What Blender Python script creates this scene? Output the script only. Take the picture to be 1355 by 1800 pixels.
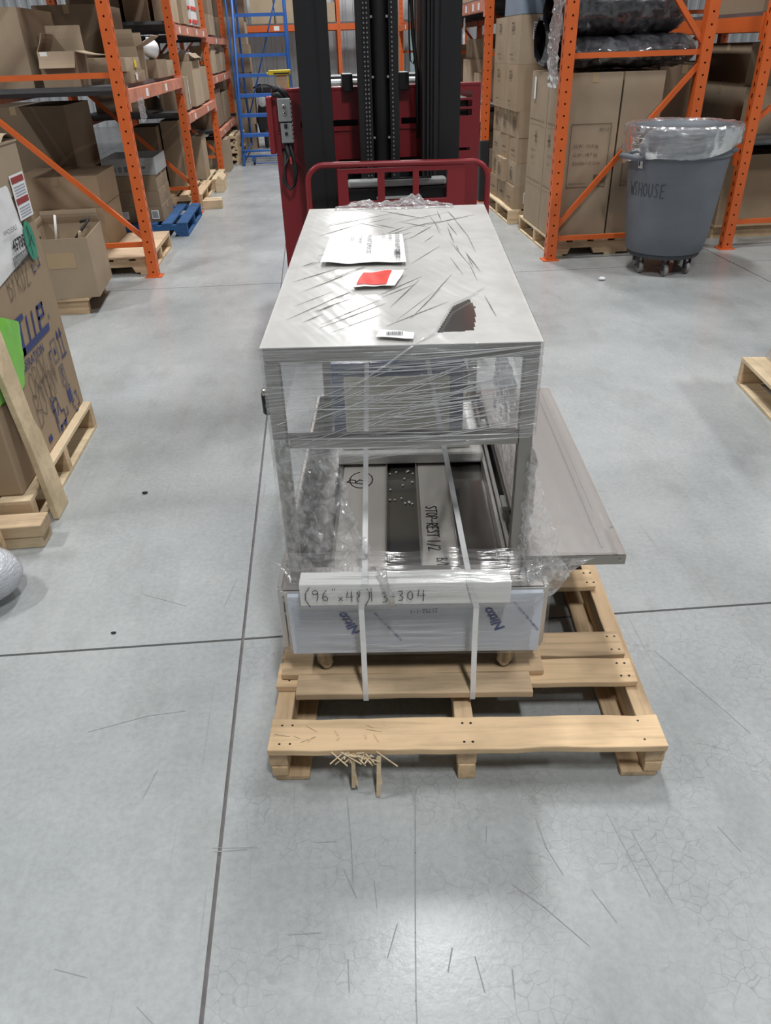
import bpy, math, random
from mathutils import Vector, Matrix, noise
random.seed(7)
R = math.radians
scene = bpy.context.scene
COL = scene.collection
for o in list(bpy.data.objects):
    bpy.data.objects.remove(o)

# ------------------------------------------------------------------ camera
cam_data = bpy.data.cameras.new('camera')
cam = bpy.data.objects.new('camera', cam_data)
COL.objects.link(cam)
cam_data.sensor_fit = 'HORIZONTAL'
cam_data.sensor_width = 36.0
cam_data.lens = 1285.0 / 1355.0 * 36.0
cam_data.clip_end = 200
cam.matrix_world = Matrix(((0.99553, 0.071235, -0.0620105, 0.0),
                           (-0.090523, 0.532477, -0.84159, 0.0),
                           (-0.026932, 0.843441, 0.536546, 1.5),
                           (0, 0, 0, 1)))
scene.camera = cam
# ------------------------------------------------------------------ light and exposure
LAMP_POWER = 212.0
LAMP_COLOR = (0.975, 0.99, 1.0)
scene.view_settings.view_transform = 'Standard'
scene.view_settings.look = 'None'
scene.view_settings.gamma = 1.0
scene.view_settings.use_curve_mapping = False
scene.view_settings.exposure = 0.2
scene.cycles.max_bounces = 6
scene.cycles.diffuse_bounces = 3
scene.cycles.glossy_bounces = 3
scene.cycles.transparent_max_bounces = 10
scene.cycles.caustics_reflective = False
scene.cycles.caustics_refractive = False
world = bpy.data.worlds.new('world')
scene.world = world
world.use_nodes = True
world.node_tree.nodes['Background'].inputs[0].default_value = (0.8, 0.82, 0.85, 1)
world.node_tree.nodes['Background'].inputs[1].default_value = 0.03

# ------------------------------------------------------------------ materials
MATS = {}
def new_mat(name):
    m = bpy.data.materials.new(name); m.use_nodes = True
    nt = m.node_tree; nt.nodes.clear()
    out = nt.nodes.new('ShaderNodeOutputMaterial')
    b = nt.nodes.new('ShaderNodeBsdfPrincipled')
    nt.links.new(b.outputs[0], out.inputs[0])
    MATS[name] = m
    return m, nt, b, out
def N(nt, kind, **kw):
    n = nt.nodes.new('ShaderNode' + kind)
    for k, v in kw.items():
        if k.startswith('i_'):
            n.inputs[k[2:].replace('_', ' ')].default_value = v
        else:
            setattr(n, k, v)
    return n
def ramp(nt, fac, stops, interp='LINEAR'):
    r = nt.nodes.new('ShaderNodeValToRGB'); r.color_ramp.interpolation = interp
    e = r.color_ramp.elements
    while len(e) > 1: e.remove(e[-1])
    e[0].position = stops[0][0]; e[0].color = (*stops[0][1], 1) if len(stops[0][1]) == 3 else stops[0][1]
    for p, c in stops[1:]:
        x = e.new(p); x.color = (*c, 1)
    nt.links.new(fac, r.inputs[0])
    return r.outputs[0]
def scl(c, k): return tuple(min(1, v * k) for v in c)
def coord(nt, scale, space='Object'):
    t = nt.nodes.new('ShaderNodeTexCoord')
    m = nt.nodes.new('ShaderNodeMapping'); m.inputs['Scale'].default_value = scale
    nt.links.new(t.outputs[space], m.inputs[0])
    return m.outputs[0]
def mat(name, col, rough=.5, metal=0., var=.12, scale=(6, 6, 6), detail=4, bump=0., spec=.5, rvar=0., space='Object'):
    m, nt, b, out = new_mat(name)
    b.inputs['Metallic'].default_value = metal
    b.inputs['Roughness'].default_value = rough
    b.inputs['Specular IOR Level'].default_value = spec
    if var > 0 or bump > 0:
        n = N(nt, 'TexNoise', i_Scale=1.0, i_Detail=float(detail), i_Roughness=.6)
        nt.links.new(coord(nt, scale, space), n.inputs['Vector'])
        c = ramp(nt, n.outputs[0], [(.25, scl(col, 1 - var)), (.75, scl(col, 1 + var))])
        nt.links.new(c, b.inputs['Base Color'])
        if bump > 0:
            bp = N(nt, 'Bump', i_Strength=bump, i_Distance=.01)
            nt.links.new(n.outputs[0], bp.inputs['Height']); nt.links.new(bp.outputs[0], b.inputs['Normal'])
        if rvar > 0:
            mr = N(nt, 'MapRange'); mr.inputs[3].default_value = rough - rvar; mr.inputs[4].default_value = rough + rvar
            nt.links.new(n.outputs[0], mr.inputs[0]); nt.links.new(mr.outputs[0], b.inputs['Roughness'])
    else:
        b.inputs['Base Color'].default_value = (*col, 1)
    return m
def wood(name, col, stretch=(2, 26, 26), var=.3):
    m, nt, b, out = new_mat(name)
    b.inputs['Roughness'].default_value = .75; b.inputs['Specular IOR Level'].default_value = .2
    n1 = N(nt, 'TexNoise', i_Scale=1.0, i_Detail=5.0, i_Roughness=.65, i_Distortion=.6)
    nt.links.new(coord(nt, stretch), n1.inputs['Vector'])
    n2 = N(nt, 'TexNoise', i_Scale=5.0, i_Detail=3.0)
    nt.links.new(coord(nt, (1, 1, 1)), n2.inputs['Vector'])
    c1 = ramp(nt, n1.outputs[0], [(.28, scl(col, 1 - var)), (.5, col), (.75, scl(col, 1 + var * .55))])
    c2 = ramp(nt, n2.outputs[0], [(.38, (.62, .6, .58)), (.55, (1, 1, 1))])
    mx = N(nt, 'MixRGB', blend_type='MULTIPLY'); mx.inputs[0].default_value = .55
    nt.links.new(c1, mx.inputs[1]); nt.links.new(c2, mx.inputs[2]); nt.links.new(mx.outputs[0], b.inputs['Base Color'])
    bp = N(nt, 'Bump', i_Strength=.25, i_Distance=.004)
    nt.links.new(n1.outputs[0], bp.inputs['Height']); nt.links.new(bp.outputs[0], b.inputs['Normal'])
    return m
def film(name, tint, lo, hi, stretch, rough=.12, gloss=.5, bumpk=.5, detail=3.0):
    """clear stretch film: see-through with milky streaks and a glossy skin"""
    m, nt, b, out = new_mat(name)
    nt.nodes.remove(b)
    uv = coord(nt, stretch, 'UV')
    n = N(nt, 'TexNoise', i_Scale=1.0, i_Detail=detail, i_Roughness=.6, i_Distortion=.3); nt.links.new(uv, n.inputs['Vector'])
    n2 = N(nt, 'TexNoise', i_Scale=5.0, i_Detail=3.0); nt.links.new(coord(nt, (1, 1, 1), 'UV'), n2.inputs['Vector'])
    ad = N(nt, 'Math', operation='MULTIPLY_ADD'); ad.inputs[1].default_value = .35
    nt.links.new(n2.outputs[0], ad.inputs[0]); nt.links.new(n.outputs[0], ad.inputs[2])
    fr = N(nt, 'MapRange', interpolation_type='SMOOTHSTEP'); fr.inputs[1].default_value = .42; fr.inputs[2].default_value = .95
    fr.inputs[3].default_value = lo; fr.inputs[4].default_value = hi
    nt.links.new(ad.outputs[0], fr.inputs[0])
    bp = N(nt, 'Bump', i_Strength=bumpk, i_Distance=.006); nt.links.new(n.outputs[0], bp.inputs['Height'])
    tr = N(nt, 'BsdfTransparent'); tr.inputs[0].default_value = (.97, .97, .97, 1)
    df = N(nt, 'BsdfDiffuse'); df.inputs[0].default_value = (*tint, 1)
    tl = N(nt, 'BsdfTranslucent'); tl.inputs[0].default_value = (*tint, 1)
    gl = N(nt, 'BsdfGlossy'); gl.inputs['Roughness'].default_value = rough; gl.inputs[0].default_value = (1, 1, 1, 1)
    nt.links.new(bp.outputs[0], gl.inputs['Normal']); nt.links.new(bp.outputs[0], df.inputs['Normal'])
    m0 = N(nt, 'MixShader'); m0.inputs[0].default_value = .25
    nt.links.new(df.outputs[0], m0.inputs[1]); nt.links.new(tl.outputs[0], m0.inputs[2])
    m1 = N(nt, 'MixShader'); nt.links.new(fr.outputs[0], m1.inputs[0])
    nt.links.new(tr.outputs[0], m1.inputs[1]); nt.links.new(m0.outputs[0], m1.inputs[2])
    fs = N(nt, 'LayerWeight', i_Blend=.35); nt.links.new(bp.outputs[0], fs.inputs['Normal'])
    fm = N(nt, 'Math', operation='MULTIPLY_ADD'); fm.inputs[1].default_value = gloss; fm.inputs[2].default_value = .035
    nt.links.new(fs.outputs['Fresnel'], fm.inputs[0])
    m2 = N(nt, 'MixShader'); nt.links.new(fm.outputs[0], m2.inputs[0])
    nt.links.new(m1.outputs[0], m2.inputs[1]); nt.links.new(gl.outputs[0], m2.inputs[2])
    nt.links.new(m2.outputs[0], out.inputs[0])
    return m

CARD = (.345, .268, .188)
mat('card', CARD, .85, var=.10, scale=(3, 3, 3), spec=.15)
mat('card_pale', (.42, .33, .23), .85, var=.10, scale=(3, 3, 3), spec=.15)
mat('card_dark', (.25, .185, .125), .85, var=.12, scale=(3, 3, 3), spec=.15)
mat('card_tan', (.34, .25, .165), .85, var=.10, scale=(3, 3, 3), spec=.15)
mat('card_inner', (.28, .21, .14), .9, var=.08, spec=.1)
mat('tape', (.40, .29, .17), .25, var=.05)
wood('pine', (.74, .53, .32), (2.5, 40, 40), .26)
wood('pine_old', (.60, .43, .265), (2.5, 36, 36), .34)
wood('pine_y', (.74, .53, .32), (40, 2.5, 40), .26)
wood('pine_old_y', (.60, .43, .265), (36, 2.5, 36), .34)
wood('pine_pale', (.66, .52, .34), (4, 30, 30), .2)
wood('pine_pale_y', (.66, .52, .34), (30, 4, 30), .2)
wood('lumber', (.58, .43, .275), (2.5, 34, 34), .3)
wood('blue_wood', (.035, .10, .24), (4, 30, 30), .35)
wood('plywood', (.60, .44, .29), (3, 8, 8), .14)
wood('wood_white', (.90, .88, .83), (3, 40, 40), .10)
mat('orange', (.60, .115, .022), .42, var=.10, scale=(4, 4, 4), rvar=.06)
mat('orange_worn', (.52, .20, .125), .6, var=.35, scale=(9, 9, 9))
mat('guard_black', (.012, .012, .013), .6)
mat('rack_grey', (.13, .13, .135), .5, metal=.5, var=.2)
mat('label_white', (.75, .75, .74), .6, var=.06, scale=(20, 20, 20))
mat('print_black', (.03, .028, .03), .7, var=0)
mat('print_brown', (.12, .085, .055), .8, var=0)
mat('ink', (.022, .022, .028), .5, var=0)
mat('ink_pale', (.115, .085, .065), .7, var=0)
mat('print_blue', (.035, .05, .16), .7, var=0)
mat('nitto_blue', (.03, .07, .24), .45, var=0)
mat('print_grey', (.33, .36, .43), .6, var=0)
mat('truck_red', (.25, .018, .024), .38, var=.12, scale=(3, 3, 3), rvar=.06)
mat('truck_black', (.006, .0055, .007), .5, var=.3, scale=(14, 14, 2), rvar=.08)
mat('truck_black2', (.012, .011, .013), .5, var=.2)
mat('steel_pin', (.40, .39, .37), .35, metal=.8)
mat('grey_plastic', (.30, .31, .31), .5, var=.08, scale=(30, 30, 30))
mat('grey_light', (.50, .51, .50), .5, var=.1)
mat('rubber', (.016, .016, .018), .55)
mat('yellow', (.75, .56, .03), .45)
mat('ladder_blue', (.03, .13, .44), .42, var=.15, rvar=.05)
mat('can_grey', (.135, .15, .17), .55, var=.14, scale=(3, 3, 5), bump=.03)
mat('can_dark', (.045, .05, .058), .6)
mat('caster_grey', (.27, .26, .25), .5)
mat('tote_blue', (.20, .26, .33), .45)
mat('green_film', (.20, .56, .07), .35, var=.1)
mat('green_sticker', (.03, .27, .17), .5)
mat('red_print', (.72, .05, .035), .5, var=.15, scale=(25, 25, 25))
mat('dark_red_print', (.28, .035, .035), .55, var=.1)
mat('paper', (.86, .86, .83), .6, var=.04, scale=(10, 10, 10))
mat('foam', (.90, .88, .83), .8, var=.06, scale=(40, 40, 40), bump=.25)
mat('cream', (.88, .82, .68), .55, var=.05)
mat('blue_film', (.10, .14, .25), .3, var=.1)
mat('strap', (.80, .80, .79), .4, var=.04, scale=(60, 60, 60))
mat('white_bag', (.78, .79, .80), .35, var=.08, bump=.3, scale=(14, 14, 14))
mat('black_bag', (.012, .012, .015), .3, var=.3, bump=.5, scale=(9, 9, 9))
mat('door_dark', (.03, .032, .036), .5)
mat('wall_steel', (.68, .70, .72), .55, metal=.0, var=.08, scale=(.6, .6, .3))
mat('pillar_blue', (.42, .55, .58), .6, var=.05)
mat('ceiling_white', (.30, .30, .30), .8, var=.04)
def steel(name, col, rough, stretch, var=.12):
    m = mat(name, col, rough, metal=1.0, var=var, scale=stretch, detail=6, rvar=.10)
    return m
mat('steel_frame', (.33, .31, .285), .34, metal=1.0, var=.05, scale=(3, 3, 12))
mat('steel_top', (.50, .48, .455), .16, metal=1.0, var=0)
mat('steel_sheet', (.68, .64, .59), .18, metal=.2, var=.012, scale=(2, 1, 2))
mat('steel_floor', (.40, .38, .355), .14, metal=.9, var=.02, scale=(2, 1, 2))
mat('board_white', (.90, .89, .86), .6, var=.035, scale=(3, 30, 30))
mat('fold_reflection', (.30, .285, .265), .35, metal=.3, var=.05)
mat('steel_panel', (.64, .61, .575), .36, metal=.85, var=.012, scale=(3, 1, 3))
steel('steel_leg', (.60, .55, .48), .3, (5, 5, 40))
mat('film_panel', (.60, .64, .71), .38, var=.04, scale=(2, 2, 2))
film('wrap_top', (.84, .82, .78), .68, .84, (4, 9, 1), rough=.25, gloss=.30, bumpk=.25)
film('wrap_clear', (.94, .94, .95), .04, .46, (3, 70, 1), rough=.10, gloss=.18, bumpk=.6)
film('wrap_band', (.94, .94, .95), .0, .14, (2, 60, 1), rough=.10, gloss=.16, bumpk=.6)
film('wrap_side', (.80, .78, .76), .24, .32, (10, 1.5, 1), rough=.2, gloss=.35, bumpk=.15)
film('film_strand', (.95, .95, .96), .45, .85, (3, 3, 1), rough=.1, gloss=.7, bumpk=.1)
film('wrap_crumple', (.95, .94, .94), .05, .50, (12, 14, 1), rough=.07, gloss=.5, bumpk=.5)
film('bag_clear', (.66, .68, .71), .28, .66, (14, 20, 1), rough=.12, gloss=.7, bumpk=.6)
film('bubble', (.82, .85, .90), .55, .95, (40, 44, 1), rough=.1, gloss=.8, bumpk=1.0)
film('bag_over_black', (.45, .46, .50), .03, .26, (12, 16, 1), rough=.12, gloss=.8, bumpk=.6)
m, nt, b, out = new_mat('lamp_glow')
b.inputs['Base Color'].default_value = (1, 1, 1, 1)
b.inputs['Emission Color'].default_value = (*LAMP_COLOR, 1)
b.inputs['Emission Strength'].default_value = 6.0

def concrete():
    m, nt, b, out = new_mat('concrete')
    g = N(nt, 'NewGeometry')
    def mp(scale, rot=(0, 0, 0)):
        k = nt.nodes.new('ShaderNodeMapping'); k.inputs['Scale'].default_value = scale; k.inputs['Rotation'].default_value = rot
        nt.links.new(g.outputs['Position'], k.inputs[0]); return k.outputs[0]
    n1 = N(nt, 'TexNoise', i_Scale=1.4, i_Detail=5.0, i_Roughness=.65); nt.links.new(mp((1, 1, 1)), n1.inputs['Vector'])
    base = ramp(nt, n1.outputs[0], [(.3, (.335, .352, .353)), (.5, (.395, .412, .410)), (.7, (.45, .464, .46))])
    n2 = N(nt, 'TexNoise', i_Scale=60.0, i_Detail=2.0, i_Roughness=.7); nt.links.new(mp((1, 1, 1)), n2.inputs['Vector'])
    fine = ramp(nt, n2.outputs[0], [(.3, (.88, .88, .88)), (.65, (1.0, 1.0, 1.0))])
    mx = N(nt, 'MixRGB', blend_type='MULTIPLY'); mx.inputs[0].default_value = 1.
    nt.links.new(base, mx.inputs[1]); nt.links.new(fine, mx.inputs[2])
    last = mx.outputs[0]
    # hairline crazing of the slab near the camera
    nd = N(nt, 'TexNoise', i_Scale=9.0, i_Detail=3.0); nt.links.new(mp((1, 1, 1)), nd.inputs['Vector'])
    av = N(nt, 'VectorMath', operation='MULTIPLY_ADD'); av.inputs[1].default_value = (.05, .05, .05)
    nt.links.new(nd.outputs['Color'], av.inputs[0]); nt.links.new(mp((1, 1, 1)), av.inputs[2])
    vo = N(nt, 'TexVoronoi', feature='DISTANCE_TO_EDGE', i_Scale=34.0); nt.links.new(av.outputs[0], vo.inputs['Vector'])
    cr = ramp(nt, vo.outputs['Distance'], [(.0, (1, 1, 1)), (.035, (0, 0, 0))])
    nm = N(nt, 'TexNoise', i_Scale=5.0, i_Detail=2.0); nt.links.new(mp((1, 1, 1)), nm.inputs['Vector'])
    mk = ramp(nt, nm.outputs[0], [(.40, (0, 0, 0)), (.62, (1, 1, 1))])
    # the crazed slab is the one right of the long joint and in front of the cross joint
    sp = N(nt, 'SeparateXYZ'); nt.links.new(g.outputs['Position'], sp.inputs[0])
    gx = N(nt, 'MapRange'); gx.inputs[1].default_value = -.33; gx.inputs[2].default_value = -.30; nt.links.new(sp.outputs[0], gx.inputs[0])
    gy = N(nt, 'MapRange'); gy.inputs[1].default_value = 1.72; gy.inputs[2].default_value = 1.68; nt.links.new(sp.outputs[1], gy.inputs[0])
    gg = N(nt, 'Math', operation='MULTIPLY'); nt.links.new(gx.outputs[0], gg.inputs[0]); nt.links.new(gy.outputs[0], gg.inputs[1])
    gk = N(nt, 'MapRange'); gk.inputs[3].default_value = .06; gk.inputs[4].default_value = .42; nt.links.new(gg.outputs[0], gk.inputs[0])
    k1 = N(nt, 'Math', operation='MULTIPLY'); nt.links.new(cr, k1.inputs[0]); nt.links.new(mk, k1.inputs[1])
    k2 = N(nt, 'Math', operation='MULTIPLY'); nt.links.new(k1.outputs[0], k2.inputs[0]); nt.links.new(gk.outputs[0], k2.inputs[1])
    mc = N(nt, 'MixRGB', blend_type='MIX'); nt.links.new(k2.outputs[0], mc.inputs[0]); nt.links.new(last, mc.inputs[1]); mc.inputs[2].default_value = (.16, .15, .145, 1)
    last = mc.outputs[0]
    # long faint scratches in two directions
    for rot, st, amt in (((0, 0, .12), (70, 1.6, 1), .42), ((0, 0, -.9), (60, 1.8, 1), .30), ((0, 0, 1.5), (60, 1.5, 1), .25)):
        s = N(nt, 'TexNoise', i_Scale=1.0, i_Detail=2.0); nt.links.new(mp(st, rot), s.inputs['Vector'])
        q = ramp(nt, s.outputs[0], [(.70, (0, 0, 0)), (.78, (1, 1, 1))])
        f = N(nt, 'Math', operation='MULTIPLY'); f.inputs[1].default_value = amt; nt.links.new(q, f.inputs[0])
        mm = N(nt, 'MixRGB', blend_type='MIX'); nt.links.new(f.outputs[0], mm.inputs[0]); nt.links.new(last, mm.inputs[1]); mm.inputs[2].default_value = (.25, .245, .24, 1)
        last = mm.outputs[0]
    # scuffed, slightly darker patches
    n3 = N(nt, 'TexNoise', i_Scale=3.2, i_Detail=4.0, i_Roughness=.7); nt.links.new(mp((1, .45, 1)), n3.inputs['Vector'])
    pt = ramp(nt, n3.outputs[0], [(.36, (.86, .855, .84)), (.5, (1, 1, 1))])
    m3 = N(nt, 'MixRGB', blend_type='MULTIPLY'); m3.inputs[0].default_value = .8; nt.links.new(last, m3.inputs[1]); nt.links.new(pt, m3.inputs[2])
    nt.links.new(m3.outputs[0], b.inputs['Base Color'])
    rr = N(nt, 'MapRange'); rr.inputs[3].default_value = .15; rr.inputs[4].default_value = .36
    nt.links.new(n1.outputs[0], rr.inputs[0]); nt.links.new(rr.outputs[0], b.inputs['Roughness'])
    b.inputs['Specular IOR Level'].default_value = .5
    bp = N(nt, 'Bump', i_Strength=.06, i_Distance=.004); nt.links.new(n2.outputs[0], bp.inputs['Height']); nt.links.new(bp.outputs[0], b.inputs['Normal'])
concrete()
mat('joint_fill', (.15, .14, .135), .8, var=.2, scale=(30, 30, 30))
mat('scuff', (.275, .275, .275), .7, var=.2, scale=(40, 40, 40))
mat('stain_pale', (.50, .50, .495), .5, var=.05)

mat('ink_can', (.06, .065, .075), .6, var=0)
# ------------------------------------------------------------------ mesh helpers
class MB:
    """collects shapes; build() links them as ONE mesh object"""
    def __init__(s): s.v = []; s.f = []; s.uv = None; s.smooth = False
    def add(s, vs, fs):
        n = len(s.v); s.v += [tuple(p) for p in vs]; s.f += [tuple(i + n for i in f) for f in fs]; return s
    def box(s, x0, x1, y0, y1, z0, z1, mtx=None):
        vs = [(x0, y0, z0), (x1, y0, z0), (x1, y1, z0), (x0, y1, z0), (x0, y0, z1), (x1, y0, z1), (x1, y1, z1), (x0, y1, z1)]
        if mtx is not None: vs = [mtx @ Vector(p) for p in vs]
        return s.add(vs, [(0, 3, 2, 1), (4, 5, 6, 7), (0, 1, 5, 4), (1, 2, 6, 5), (2, 3, 7, 6), (3, 0, 4, 7)])
    def bar(s, a, b_, w, h, up=(0, 0, 1)):
        """rectangular bar between two points: w across, h along up"""
        a = Vector(a); b_ = Vector(b_); d = (b_ - a); L = d.length; d.normalize()
        up = Vector(up)
        if abs(d.dot(up)) > .98: up = Vector((0, 1, 0))
        x = d.cross(up).normalized(); z = x.cross(d)
        vs = [p + x * i * w / 2 + z * j * h / 2 for p in (a, b_) for i, j in ((-1, -1), (1, -1), (1, 1), (-1, 1))]
        return s.add(vs, [(0, 3, 2, 1), (4, 5, 6, 7), (0, 1, 5, 4), (1, 2, 6, 5), (2, 3, 7, 6), (3, 0, 4, 7)])
    def tube(s, pts, r, n=8, closed=False):
        pts = [Vector(p) for p in pts]; m = len(pts); rings = []
        rs = r if isinstance(r, (list, tuple)) else [r] * m
        prev = None
        for i, p in enumerate(pts):
            if closed: d = pts[(i + 1) % m] - pts[i - 1]
            else: d = pts[min(i + 1, m - 1)] - pts[max(i - 1, 0)]
            d.normalize()
            a = prev if prev is not None else (Vector((0, 0, 1)) if abs(d.z) < .9 else Vector((1, 0, 0)))
            x = (a - d * a.dot(d)); x.normalize(); y = d.cross(x); prev = x
            rings.append([p + (x * math.cos(t * 2 * math.pi / n) + y * math.sin(t * 2 * math.pi / n)) * rs[i] for t in range(n)])
        vs = [q for rg in rings for q in rg]; fs = []
        for i in range(m if closed else m - 1):
            j = (i + 1) % m
            for t in range(n):
                u = (t + 1) % n
                fs.append((i * n + t, i * n + u, j * n + u, j * n + t))
        if not closed:
            fs.append(tuple(range(n - 1, -1, -1))); fs.append(tuple((m - 1) * n + t for t in range(n)))
        return s.add(vs, fs)
    def lathe(s, prof, n=24, c=(0, 0, 0), axis='z', cap=True):
        vs = []; fs = []
        for r, z in prof:
            for t in range(n):
                a = 2 * math.pi * t / n
                p = (r * math.cos(a), r * math.sin(a), z)
                if axis == 'x': p = (p[2], p[0], p[1])
                if axis == 'y': p = (p[0], p[2], p[1])
                vs.append((p[0] + c[0], p[1] + c[1], p[2] + c[2]))
        for i in range(len(prof) - 1):
            for t in range(n):
                u = (t + 1) % n
                fs.append((i * n + t, i * n + u, (i + 1) * n + u, (i + 1) * n + t))
        if cap:
            fs.append(tuple(range(n - 1, -1, -1))); fs.append(tuple((len(prof) - 1) * n + t for t in range(n)))
        return s.add(vs, fs)
    def prism(s, poly, a, b_, fn):
        """polygon extruded; fn(p, q, t) -> xyz"""
        n = len(poly)
        vs = [fn(p, q, a) for p, q in poly] + [fn(p, q, b_) for p, q in poly]
        fs = [tuple(range(n - 1, -1, -1)), tuple(range(n, 2 * n))] + [(i, (i + 1) % n, n + (i + 1) % n, n + i) for i in range(n)]
        return s.add(vs, fs)
    def holes(s, xs, zs, inside, y0, y1):
        """plate in x-z between y0 and y1 made of cells; inside(cx, cz) marks an opening"""
        nx, nz = len(xs), len(zs); base = len(s.v)
        for y in (y0, y1):
            for z in zs:
                for x in xs: s.v.append((x, y, z))
        solid = [[not inside((xs[i] + xs[i + 1]) / 2, (zs[k] + zs[k + 1]) / 2) for i in range(nx - 1)] for k in range(nz - 1)]
        I = lambda l, k, i: base + l * nx * nz + k * nx + i
        for k in range(nz - 1):
            for i in range(nx - 1):
                if not solid[k][i]: continue
                s.f.append((I(0, k, i), I(0, k, i + 1), I(0, k + 1, i + 1), I(0, k + 1, i)))
                s.f.append((I(1, k, i), I(1, k + 1, i), I(1, k + 1, i + 1), I(1, k, i + 1)))
                if i == 0 or not solid[k][i - 1]: s.f.append((I(0, k, i), I(0, k + 1, i), I(1, k + 1, i), I(1, k, i)))
                if i == nx - 2 or not solid[k][i + 1]: s.f.append((I(0, k, i + 1), I(1, k, i + 1), I(1, k + 1, i + 1), I(0, k + 1, i + 1)))
                if k == 0 or not solid[k - 1][i]: s.f.append((I(0, k, i), I(1, k, i), I(1, k, i + 1), I(0, k, i + 1)))
                if k == nz - 2 or not solid[k + 1][i]: s.f.append((I(0, k + 1, i), I(0, k + 1, i + 1), I(1, k + 1, i + 1), I(1, k + 1, i)))
        return s
    def patch(s, nu, nv, fn, keep=None):
        """grid surface with uv; fn(a, b) -> xyz, a and b in 0..1"""
        base = len(s.v)
        if s.uv is None: s.uv = []
        for j in range(nv + 1):
            for i in range(nu + 1):
                s.v.append(tuple(fn(i / nu, j / nv))); s.uv.append((i / nu, j / nv))
        for j in range(nv):
            for i in range(nu):
                if keep and not keep((i + .5) / nu, (j + .5) / nv): continue
                p = base + j * (nu + 1) + i
                s.f.append((p, p + 1, p + nu + 2, p + nu + 1))
        s.smooth = True
        return s
    def mesh(s, name):
        me = bpy.data.meshes.new(name); me.from_pydata(s.v, [], s.f)
        if s.uv:
            lay = me.uv_layers.new(name='uv')
            for lp in me.loops: lay.data[lp.index].uv = s.uv[lp.vertex_index] if lp.vertex_index < len(s.uv) else (0, 0)
        if s.smooth:
            for p in me.polygons: p.use_smooth = True
        me.update()
        return me
    def build(s, name, m, parent=None, loc=None, rz=0., bevel=0., smooth=None):
        if smooth is not None: s.smooth = smooth
        return link(name, s.mesh(name), m, parent, loc, rz, bevel)
def link(name, me, m, parent=None, loc=None, rz=0., bevel=0.):
    o = bpy.data.objects.new(name, me)
    if not me.materials: me.materials.append(MATS[m])
    COL.objects.link(o)
    if parent is not None: o.parent = parent
    if loc is not None: o.location = loc
    if rz: o.rotation_euler = (0, 0, rz)
    if bevel:
        md = o.modifiers.new('bevel', 'BEVEL'); md.width = bevel; md.segments = 2; md.limit_method = 'ANGLE'; md.angle_limit = R(40)
    return o
def tag(o, label=None, cat=None, group=None, kind=None):
    if label: o['label'] = label
    if cat: o['category'] = cat
    if group: o['group'] = group
    if kind: o['kind'] = kind
    return o
def thing(name, label, cat, loc=(0, 0, 0), rz=0., group=None):
    o = bpy.data.objects.new(name, None); COL.objects.link(o)
    o.empty_display_size = .1
    o.location = loc; o.rotation_euler = (0, 0, rz)
    return tag(o, label, cat, group)
def crumple(p, f, amp, seed=0):
    q = Vector(p) * f + Vector((seed, seed * 1.7, -seed))
    n = noise.noise(q); n2 = noise.noise(q * 2.3 + Vector((5, 1, 2))); n3 = noise.noise(q * 5.1)
    return amp * ((1 - 2 * abs(n)) * .6 + (1 - 2 * abs(n2)) * .3 + n3 * .2)
def text(s, size, org, xd, yd, m, parent, name='lettering', off=.0008, align='LEFT', shear=0., bold=0.):
    """flat lettering: org = start of the baseline, xd reading direction, yd letter-up direction"""
    cu = bpy.data.curves.new(name, 'FONT'); cu.body = s; cu.size = size; cu.align_x = align; cu.shear = shear; cu.offset = bold
    cu.resolution_u = 2
    ob = bpy.data.objects.new('tmp', cu); COL.objects.link(ob)
    dg = bpy.context.evaluated_depsgraph_get(); dg.update()
    me = bpy.data.meshes.new_from_object(ob.evaluated_get(dg)); bpy.data.objects.remove(ob); bpy.data.curves.remove(cu)
    xd = Vector(xd).normalized(); yd = Vector(yd); yd = (yd - xd * yd.dot(xd)).normalized(); zd = xd.cross(yd)
    org = Vector(org) + zd * off
    M4 = Matrix(((xd.x, yd.x, zd.x, org.x), (xd.y, yd.y, zd.y, org.y), (xd.z, yd.z, zd.z, org.z), (0, 0, 0, 1)))
    me.transform(M4); me.materials.clear()
    me.name = name
    return link(name, me, m, parent)
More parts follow.
